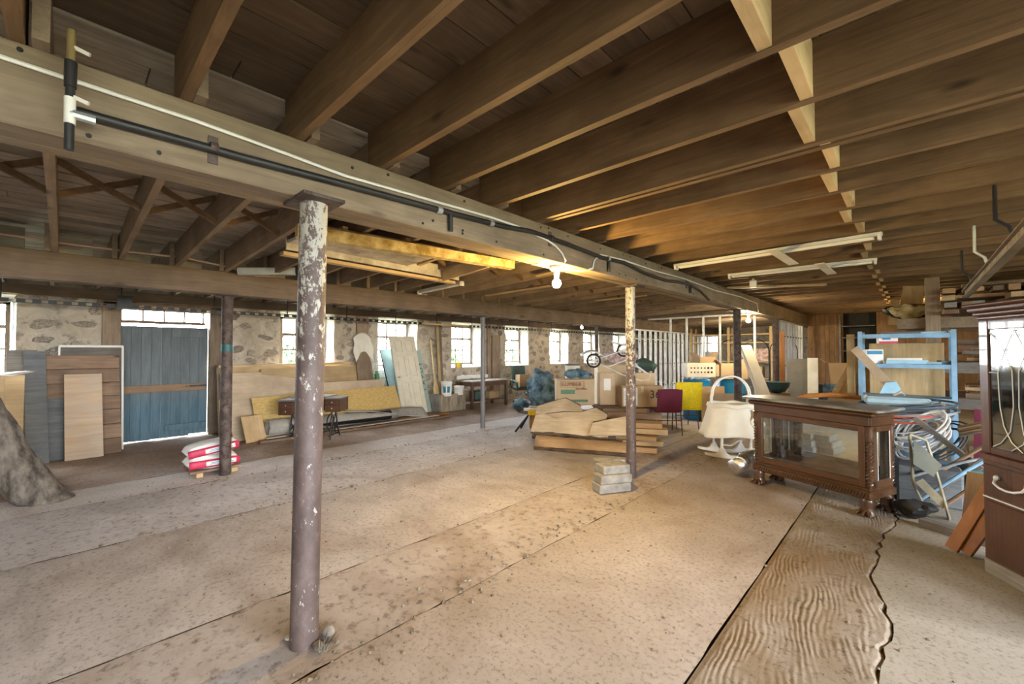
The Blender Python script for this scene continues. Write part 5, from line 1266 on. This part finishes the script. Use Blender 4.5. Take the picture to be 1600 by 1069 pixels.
# folded lawn chair frame and rods
M['dullcream'] = plain('dull_cream_metal', (.30, .27, .19), .5, 0, .2, 8); M['olive'] = plain('olive_sling', (.15, .16, .13), .8)
t = thing('folded_lawn_chair', 'folded cream metal lawn chair beside the cabinet end', 'chair', (.10, 5.75, 0))
for pts in ([(-.12, 0, .78), (-.10, .05, .3), (.0, .0, .02)], [(.0, .1, .72), (.08, .05, .35), (.14, -.05, .03)], [(-.12, 0, .78), (.0, .1, .72)], [(0, 0, .02), (.14, -.05, .03)]):
    b_ = B(); b_.tube(pts, .013, 8); b_.build('frame_tube', M['dullcream'], t)
b_ = B(); b_.prism([(-.10, .50), (-.09, .74), (.10, .52), (.04, .40)], .02, (0, -.02, 0), (1, .1, 0), (0, 0, 1)); b_.build('slung_panel', M['olive'], t)
b_ = B(); b_.bar((-.06, 0, .34), (.12, 0, .13), .02, .07); b_.build('slat', M['dullcream'], t)
# rods and rails reaching to the right
for k, (p, q, r_, m, lab) in enumerate((((.05, 5.9, .12), (.72, 6.0, .78), .016, 'bluesteel', 'blue metal rod slanting up behind the lawn chair'), ((.12, 6.05, .10), (.75, 6.1, .86), .018, 'greyx', 'grey rod slanting up behind the lawn chair'), ((.2, 6.0, .05), (.8, 5.95, .72), .02, 'oldx', 'brown rod slanting up behind the hutch side'), ((.1, 6.25, .25), (.85, 6.2, .98), .018, 'card', 'tan rod slanting up over the dark pile'), ((.0, 6.1, .3), (.7, 6.3, .62), .014, 'greycable', 'thin grey rod lying flatter across the dark pile'))):
    b_ = B(); b_.tube([p, Vector(p).lerp(Vector(q), .5)+Vector((0, 0, .02)), q], r_, 8); tag(b_.build('metal_rod', M[m]), lab, 'rod', 'rods in the dark pile')
for k in range(5):
    b_ = B(); z = .78+.02*k; b_.tube([(.35, 6.3+.03*k, z-.05), (.5, 6.2+.02*k, z+.03), (.75, 6.1, z+.05), (1.0, 6.0, z+.02)], .012, 6); tag(b_.build('bent_cable', M['card' if k % 2 else 'greyx']), ('lowest', 'second', 'middle', 'fourth', 'highest')[k]+' stiff cable arching behind the hutch edge', 'cable', 'stiff cables by the hutch')
for k, (x, y, w_, h_, m, lab) in enumerate(((.46, 6.55, .30, .60, 'burg', 'burgundy chair back in the dark pile behind the hutch'), (.30, 5.55, .14, .5, 'mahog', 'dark red board leaning in the pile beside the hutch'), (.42, 5.45, .10, .42, 'mahog', 'second dark red board leaning in the pile beside the hutch'))):
    panel('leaning_board', M[m], (x, y, .0 if k else .38), (x+w_*.8, y-.05, .0 if k else .38), (x+.12, y+.1, h_+(0 if k else .38)), .03, lab, 'board')
for k, (x, y, w_, m, lab) in enumerate(((.12, 6.35, .5, 'bluey', 'dark crate in the shadow behind the lawn chair'), (.6, 6.7, .45, 'green', 'dark green crate in the shadow behind the hutch'))):
    b_ = B(); b_.box((x, y, .19), (w_, .35, .38), .2*k); tag(b_.build('dark_crate', M[m], bevel=.02), lab, 'crate')
b_ = B(); b_.bar((.05, 5.42, .035), (.48, 5.22, .035), .10, .07); tag(b_.build('floor_timber', M['greyx']), 'grey timber lying on the floor between cabinet and hutch', 'timber')
heap('dark_sack', 'dark slumped sack on the floor at the display cabinet end', 'sack', (.0, 5.62, 0), .13, 'rubber', (1.2, 1, .5), .05, 8)

# ================================================================== LUMBER RACK
t = thing('lumber_rack', 'heavy timber rack holding salvaged lumber up to the ceiling', 'rack', (1.6, 10.0, 0))
for x in (-1.35, 0, 1.6): part(t, 'upright', 'oldz', (x-.08, -1.14, 0), (x+.08, -1.0, 2.7)); 
for z in (.75, 1.28, 1.95): part(t, 'bearer', 'beam' if z > 1.5 else 'greyx', (-1.75, -.98, z), (2.6, -.84, z+.16))
for z in (.75, 1.28, 1.95): part(t, 'bearer', 'oldx', (-1.75, .75, z), (2.6, .9, z+.16))
mats = ['oldx', 'greyx', 'pine_x', 'slabd', 'oldx', 'beam']
mname = dict(oldx='dark brown', greyx='weathered grey', pine_x='pale pine', slabd='knotty tan', beam='grey-tan')
def lum(x, y, z, L_, w_, h_, rz, tl, m, where):
    b_ = B(); b_.b2((-L_/2, -w_/2, -h_/2), (L_/2, w_/2, h_/2)); o = b_.build('salvaged_plank', M[m], None, (x, y, z)); o.rotation_euler = (0, tl, rz)
    lab = ('long ' if L_ > 1.5 else 'short ' if L_ < .9 else '')+('thick ' if h_ > .06 else '')+mname[m]+' plank '+where
    tag(o, lab, 'plank', 'salvaged lumber on the rack')
cnt = 0
for lvl, (z0, layers) in enumerate(((2.112, 6), (1.442, 4), (.912, 3))):
    for ly in range(layers):
        for k in range(5):
            if ly >= 4 and k % 2: continue
            L_ = rr.uniform(.7, 1.9); h_ = rr.uniform(.035, .075)
            x = rr.uniform(.36, 1.1) if lvl == 0 else rr.uniform(.48, .9); x += L_/2
            y = 9.14+.26*k+rr.uniform(-.03, .03); z = z0+.085*(ly+.5)
            lum(x, y, z, L_, rr.uniform(.10, .18), h_, rr.gauss(0, .05), rr.gauss(0, .012), mats[cnt % 6], ('heaped on the top level', 'on the middle level', 'on the lowest level')[lvl]+' of the lumber rack, '+('front row', 'second row', 'middle row', 'fourth row', 'rear row')[k]); cnt += 1
for c_ in range(7):
    for ly in range(4):
        if rr.random() < .25: continue
        lum(.42+.15*c_+rr.uniform(-.02, .02), 8.84, 2.112+.10*ly+.05, rr.uniform(.36, .46), rr.uniform(.09, .14), rr.uniform(.05, .085), PI/2+rr.gauss(0, .08), 0, mats[(c_*3+ly) % 6], 'end jutting from the lumber rack, %s' % ('nearest the shelving', 'second from shelving', 'third from shelving', 'mid row', 'third from hutch', 'second from hutch', 'nearest the hutch')[c_])
for k in range(14):
    x = .66+.2*(k % 7); y = 9.35+rr.uniform(-.06, .06); z = .055+.12*(k//7)
    lum(x, y, z, rr.uniform(.3, .6), .13, .10, PI/2+rr.gauss(0, .07), 0, ('pine_x', 'oldx')[k % 2], 'end under the lumber rack, %s of the %s row' % (('first', 'second', 'third', 'fourth', 'fifth', 'sixth', 'last')[k % 7], ('lower', 'upper')[k//7]))
b_ = B(); b_.b2((-.05, 9.2, 1.9), (.45, 9.9, 2.08)); o = b_.build('plank_bundle', M['burg'] if False else M['oldx']); tag(o, 'brown crate lid on the left end of the lumber rack', 'board')
heap('yellow_tarp', 'dull yellow tarp bundled at the left end of the lumber rack', 'tarp', (.02, 9.3, 2.112), .2, 'foam', (1.4, .8, .5), .06, 7)
heap('black_tarp', 'black plastic bundled behind the yellow tarp', 'tarp', (.02, 9.66, 2.112), .22, 'black', (1.5, .8, .5), .07, 7)
p = at(1410, 470, y=9.9)
b_ = B(); b_.bar((-.02, 9.95, 2.1), (.06, 10.0, 2.72), .28, .03, (0, 1, 0)); tag(b_.build('upright_boards', M['pine_z']), 'broad upright pine board standing on the rack to the joists', 'board')
b_ = B(); b_.bar((-.22, 9.9, 2.06), (-.18, 9.9, 2.5), .12, .03, (0, 1, 0)); tag(b_.build('upright_boards', M['pine_z']), 'narrow upright pine board left of the broad one', 'board')
b_ = B(); b_.bar((-.06, 9.6, 2.14), (-.02, 9.62, 2.36), .09, .03, (0, 1, 0)); tag(b_.build('white_block', M['white']), 'small white board upright above the yellow tarp', 'board')

# ================================================================== DISPLAY CABINET
A, C = Vector((-1.40, 5.80, 0)), Vector((-.30, 5.36, 0))
L_ = (C-A).length; ca_ = math.atan2(C.y-A.y, C.x-A.x)
t = thing('display_cabinet', 'carved dark wood display cabinet with glass front and mirrored back', 'cabinet', A, ca_)
D, H = .42, 1.0
def cp(name, m, a, b, bev=.006, par=None): return part(t, name, m, a, b, bev, par)
bs_ = B(); bs_.b2((-.02, -.03, .16), (L_+.02, D+.02, .24)); base = bs_.build('base', M['dark'], t, bevel=.015)
b_ = B(); b_.b2((-.0, -.0, .24), (L_, D, .27)); b_.build('base_moulding', M['dark'], t, bevel=.01)
# sunken floor, top
b_ = B(); b_.prism([(-.10, -.09), (L_+.10, -.09), (L_+.13, -.02), (L_+.10, D+.02), (-.12, D+.02), (-.13, -.02)], .03, (0, 0, H+.03), (1, 0, 0), (0, 1, 0)); b_.build('top', plain('dusty_dark_top', (.12, .12, .115), .35, 0, .3, 4, (.26, .25, .23)), t, bevel=.008)
b_ = B(); b_.prism([(-.06, -.055), (L_+.06, -.055), (L_+.06, D), (-.06, D)], .05, (0, 0, H-.015), (1, 0, 0), (0, 1, 0)); b_.build('cornice', M['dark'], t, bevel=.02)
cp('frieze', 'dark', (0, -.012, .87), (L_, .02, .965)); cp('frieze', 'dark', (L_-.02, 0, .87), (L_+.012, D, .965)); cp('frieze', 'dark', (0, 0, .87), (.02, D, .965))
cp('back_panel', 'mahog', (0, D-.02, .24), (L_, D, .965)); 
b_ = B(); b_.b2((.10, D-.026, .33), (L_-.10, D-.021, .85)); b_.build('back_mirror', M['mirror'], t)
for x in (.0, L_-.10):
    b_ = B(); b_.b2((x+.04 if x == 0 else x, -.005, .27), (x+.10 if x == 0 else x+.06, .03, .87)); b_.build('front_stile', M['darkz'], t, bevel=.006)
cp('front_rail', 'dark', (.09, -.005, .27), (L_-.09, .03, .34)); cp('front_rail', 'dark', (.09, -.005, .81), (L_-.09, .03, .87))
b_ = B(); b_.b2((.09, .01, .34), (L_-.09, .014, .81)); b_.build('front_glass', M['cglass'], t)
for x in (.015, L_-.015):
    for y in (.02, D-.02):
        col = B(); col.tube([(x, y, .27), (x, y, .72)], .024, 12); co_ = col.build('corner_column', M['darkz'], t)
        b_ = B()
        for s in range(2): b_.tube([(x+.025*math.cos(a+s*PI), y+.025*math.sin(a+s*PI), .28+.43*k/72) for k, a in [(k, k*.55) for k in range(73)]], .009, 6)
        b_.build('rope_twist', M['darkz'], co_)
        b_ = B(); b_.lathe([(.026, .71), (.036, .73), (.030, .76), (.040, .80), (.030, .84), (.042, .87)], 12, (x, y, 0)); b_.build('carved_capital', M['dark'], co_)
for sx, x in (('l', .0), ('r', L_)):
    for y in (.05, D-.09): cp('side_stile', 'darkz', (x-.012, y, .27), (x+.012, y+.05, .87))
    cp('side_rail', 'dark', (x-.012, .05, .27), (x+.012, D-.05, .34)); cp('side_rail', 'dark', (x-.012, .05, .81), (x+.012, D-.05, .87))
    b_ = B(); b_.b2((x-.003, .10, .34), (x+.003, D-.09, .81)); b_.build('side_glass', M['cglass'], t)
    for s in (-1, 1):
        b_ = B(); b_.b2((x+.012 if x else x-.016, .10 if s < 0 else D-.098, .34), (x+.016 if x else x-.012, .108 if s < 0 else D-.09, .81)); b_.build('white_bead', M['white'], t)
# rope moulding along the base
b_ = B(); n = int(L_/.028)
for k in range(n):
    x = .01+k*.028; b_.bar((x, -.035, .185), (x+.02, -.035, .225), .016, .014, (0, 1, 0))
b_.build('rope_moulding', M['dark'], base)
b_ = B(); b_.b2((-.005, -.034, .175), (L_+.005, -.03, .235)); b_.build('moulding_ground', M['darkz'], base)
for x in (.04, L_-.04):
    for y in (.02, D-.05):
        b_ = B(); b_.lathe([(.045, .17), (.06, .13), (.05, .09), (.062, .05), (.07, .02), (.055, 0)], 12, (x, y, 0)); b_.jit(.006, 20); b_.v = [(a, b, max(0, c)) for a, b, c in b_.v]; ft = b_.build('claw_foot', M['dark'], t)
        b_ = B()
        for k in range(3):
            a = -PI/2+(k-1)*.6; b_.tube([(x+.05*math.cos(a), y+.05*math.sin(a), .05), (x+.085*math.cos(a), y+.085*math.sin(a), .03), (x+.10*math.cos(a), y+.10*math.sin(a), .012)], [.02, .018, .010], 7)
        b_.build('claw', M['dark'], ft)
b_ = B(); b_.b2((0, 0, .235), (L_, D, .245)); b_.build('cabinet_floor', M['darkz'], t)

# ================================================================== HUTCH
hd = Vector((.53, -.848, 0)); ha = math.atan2(hd.y, hd.x)
t = thing('china_hutch', 'tall mahogany china hutch with lattice glass door at the right edge', 'hutch', (.375, 4.63, 0), ha); t.scale = (1, 1, 1.02)
W_, D_ = 1.05, .42
# local x runs towards the camera side, local y away from the viewer
def hp(name, m, a, b, bev=.005, par=None): return part(t, name, m, a, b, bev, par)
hp('plinth', 'greyx', (0, -.01, 0), (W_, D_, .10)); hp('side', 'mahog', (0, 0, .10), (.022, D_, 1.82)); hp('side', 'mahog', (W_-.022, 0, .10), (W_, D_, 1.82)); hp('back', 'mahog', (0, D_-.015, .10), (W_, D_, 1.82))
low = hp('lower_front', 'mahog', (.0, -.004, .10), (W_, .02, .83)); hp('waist_rail', 'mahog', (-.005, -.02, .80), (W_, .02, .845))
hp('drawer_front', 'mahog', (.025, -.018, .555), (.52, .0, .775)); hp('drawer_front', 'mahog', (.535, -.018, .555), (W_-.02, .0, .775)); hp('drawer_bead', 'steel_l', (.0, -.008, .535), (W_, .0, .545), 0)
for x in (.14, .36):
    b_ = B(); b_.ball((x, -.03, .70), .018, 10, 7); b_.build('handle_boss', M['steel_l'], t)
b_ = B(); b_.tube([(.14, -.035, .70), (.15, -.055, .665), (.20, -.06, .645), (.25, -.062, .64), (.30, -.06, .645), (.35, -.055, .665), (.36, -.035, .70)], .008, 8); b_.build('bail_handle', M['steel_l'], t)
hp('lower_panel', 'mahog', (.03, -.012, .12), (W_-.03, -.004, .52))
for k, (z0, z1, ov) in enumerate(((1.79, 1.82, .015), (1.82, 1.85, .03), (1.85, 1.885, .05), (1.885, 1.91, .07))): hp('crown_moulding', 'mahog', (-ov, -ov, z0), (W_+ov, D_+.01, z1), .01)
for z in (1.15, 1.48): hp('glass_shelf', 'cglass', (.03, .04, z), (W_-.03, D_-.03, z+.006), 0)
hp('shelf_bottom', 'mahog', (.02, .0, .83), (W_-.02, D_-.02, .85)); hp('hutch_roof', 'mahog', (.02, .0, 1.79), (W_-.02, D_-.02, 1.80))
for x0, x1 in ((.0, .53), (.53, W_)):
    d_ = bpy.data.objects.new('glass_door', None); COL.objects.link(d_); d_.parent = t
    b_ = B(); b_.b2((x0, -.012, .85), (x0+.075, .012, 1.79)).b2((x1-.07, -.012, .85), (x1, .012, 1.79)).b2((x0+.075, -.012, .85), (x1-.07, .012, .90)).b2((x0+.075, -.012, 1.72), (x1-.07, .012, 1.79)); b_.build('door_frame', M['mahog'], d_, bevel=.006)
    a, b = x0+.075, x1-.07; c = (a+b)/2; wv = b-a
    b_ = B(); b_.b2((a, -.001, .90), (b, .002, 1.72)); b_.build('door_glass', M['hglass'], d_)
    b_ = B()
    for s in (-1, 1):
        b_.tube([(c, -.006, 1.715), (c+s*wv*.20, -.006, 1.56), (c+s*wv*.33, -.006, 1.42), (c+s*wv*.32, -.006, 1.3), (c+s*wv*.30, -.006, 1.18), (c+s*wv*.24, -.006, 1.06), (c+s*wv*.10, -.006, .96), (c-s*wv*.10, -.006, .905)], .0035, 6)
        b_.tube([(c+s*wv*.48, -.006, 1.70), (c+s*wv*.26, -.006, 1.62), (c+s*wv*.06, -.006, 1.44), (c+s*wv*.05, -.006, 1.2), (c+s*wv*.12, -.006, 1.03), (c+s*wv*.3, -.006, .94), (c+s*wv*.46, -.006, .905)], .0035, 6)
        b_.tube([(c+s*wv*.5, -.006, 1.42), (c+s*wv*.33, -.006, 1.42)], .0035, 6)
    b_.build('lattice', M['steel_l'], d_)
# two varnished boards leaning on the hutch
for k, (u, v, lab) in enumerate(((1487, 862, 'left varnished orange-brown board leaning against the hutch'), (1508, 868, 'right varnished orange-brown board leaning against the hutch'))):
    p = at(u, v, z=0); q = p+Vector((.32+.01*k, .05-.06*k, .80-.06*k))
    b_ = B(); b_.bar(p+Vector((0, 0, .02)), q, .085, .028, (-.5, -.8, .3)); tag(b_.build('varnished_board', M['orange'], bevel=.003), lab, 'board', 'varnished boards by the hutch')

# ================================================================== FLOOR LITTER
b_ = B(); rg = random.Random(11)
def chip(x, y, r):
    n = 5; a0 = rg.uniform(0, 6); V = [(x+r*rg.uniform(.5, 1.3)*math.cos(a0+2*PI*k/n), y+r*rg.uniform(.5, 1.3)*math.sin(a0+2*PI*k/n), .0) for k in range(n)]+[(x, y, r*rg.uniform(.4, .8)+.004)]
    b_.add(V, [(k, (k+1) % n, n) for k in range(n)])
for k in range(420):
    x, y = rg.uniform(-7, .2), abs(rg.gauss(0, 4))+.6
    chip(x, y, rg.uniform(.004, .014))
for k in range(130): chip(-2.15+.12*rg.gauss(0, 1)-.045*(y_ := rg.uniform(.8, 4.2)), y_, rg.uniform(.005, .02))
for k in range(60): chip(-4.85+.05*rg.gauss(0, 1), rg.uniform(.2, 5), rg.uniform(.006, .02))
for k in range(60): chip(-6.3+.05*rg.gauss(0, 1), rg.uniform(0, 6), rg.uniform(.006, .02))
o = tag(b_.build('floor_grit', plain('grit', (.13, .095, .06), .95, 0, .4, 30, (.26, .21, .15))), 'loose grit and chips scattered over the concrete floor', 'grit'); o['kind'] = 'stuff'
for k, (dx, dy, r, lab) in enumerate(((.11, .03, .028, 'rough mortar lump right of the nearest post foot'), (-.09, -.05, .022, 'rough mortar lump left of the nearest post foot'), (.03, .12, .035, 'rough mortar lump behind the nearest post foot'))):
    b_ = B(); b_.ball((0, 0, 0), r, 10, 6, (1.4, 1.1, .5)); b_.jit(.014, 18, k); mz = min(v[2] for v in b_.v); b_.v = [(v[0], v[1], v[2]-mz-.004) for v in b_.v]
    tag(b_.build('mortar_lump', M['block'] if k else M['stone'], None, (-2.45+dx, .93+dy, 0)), lab, 'rubble', 'mortar lumps at the nearest post')
b_ = B()
for k in range(46):
    a = rg.uniform(-.5, 1.6); r = rg.uniform(.02, .08); x, y = -2.36+r*math.cos(a), .98+r*math.sin(a); h = rg.uniform(.03, .08); d = Vector((math.cos(a), math.sin(a), 0))*rg.uniform(.01, .05); n_ = Vector((-math.sin(a), math.cos(a), 0))*.004
    p = Vector((x, y, 0)); b_.add([p-n_, p+n_, p+d+Vector((0, 0, h))], [(0, 1, 2)])
o = tag(b_.build('dry_weeds', plain('dry_weed', (.09, .10, .075), .9, 0, .3, 10, (.22, .21, .16))), 'small tuft of dry weeds at the foot of the nearest post', 'weeds')
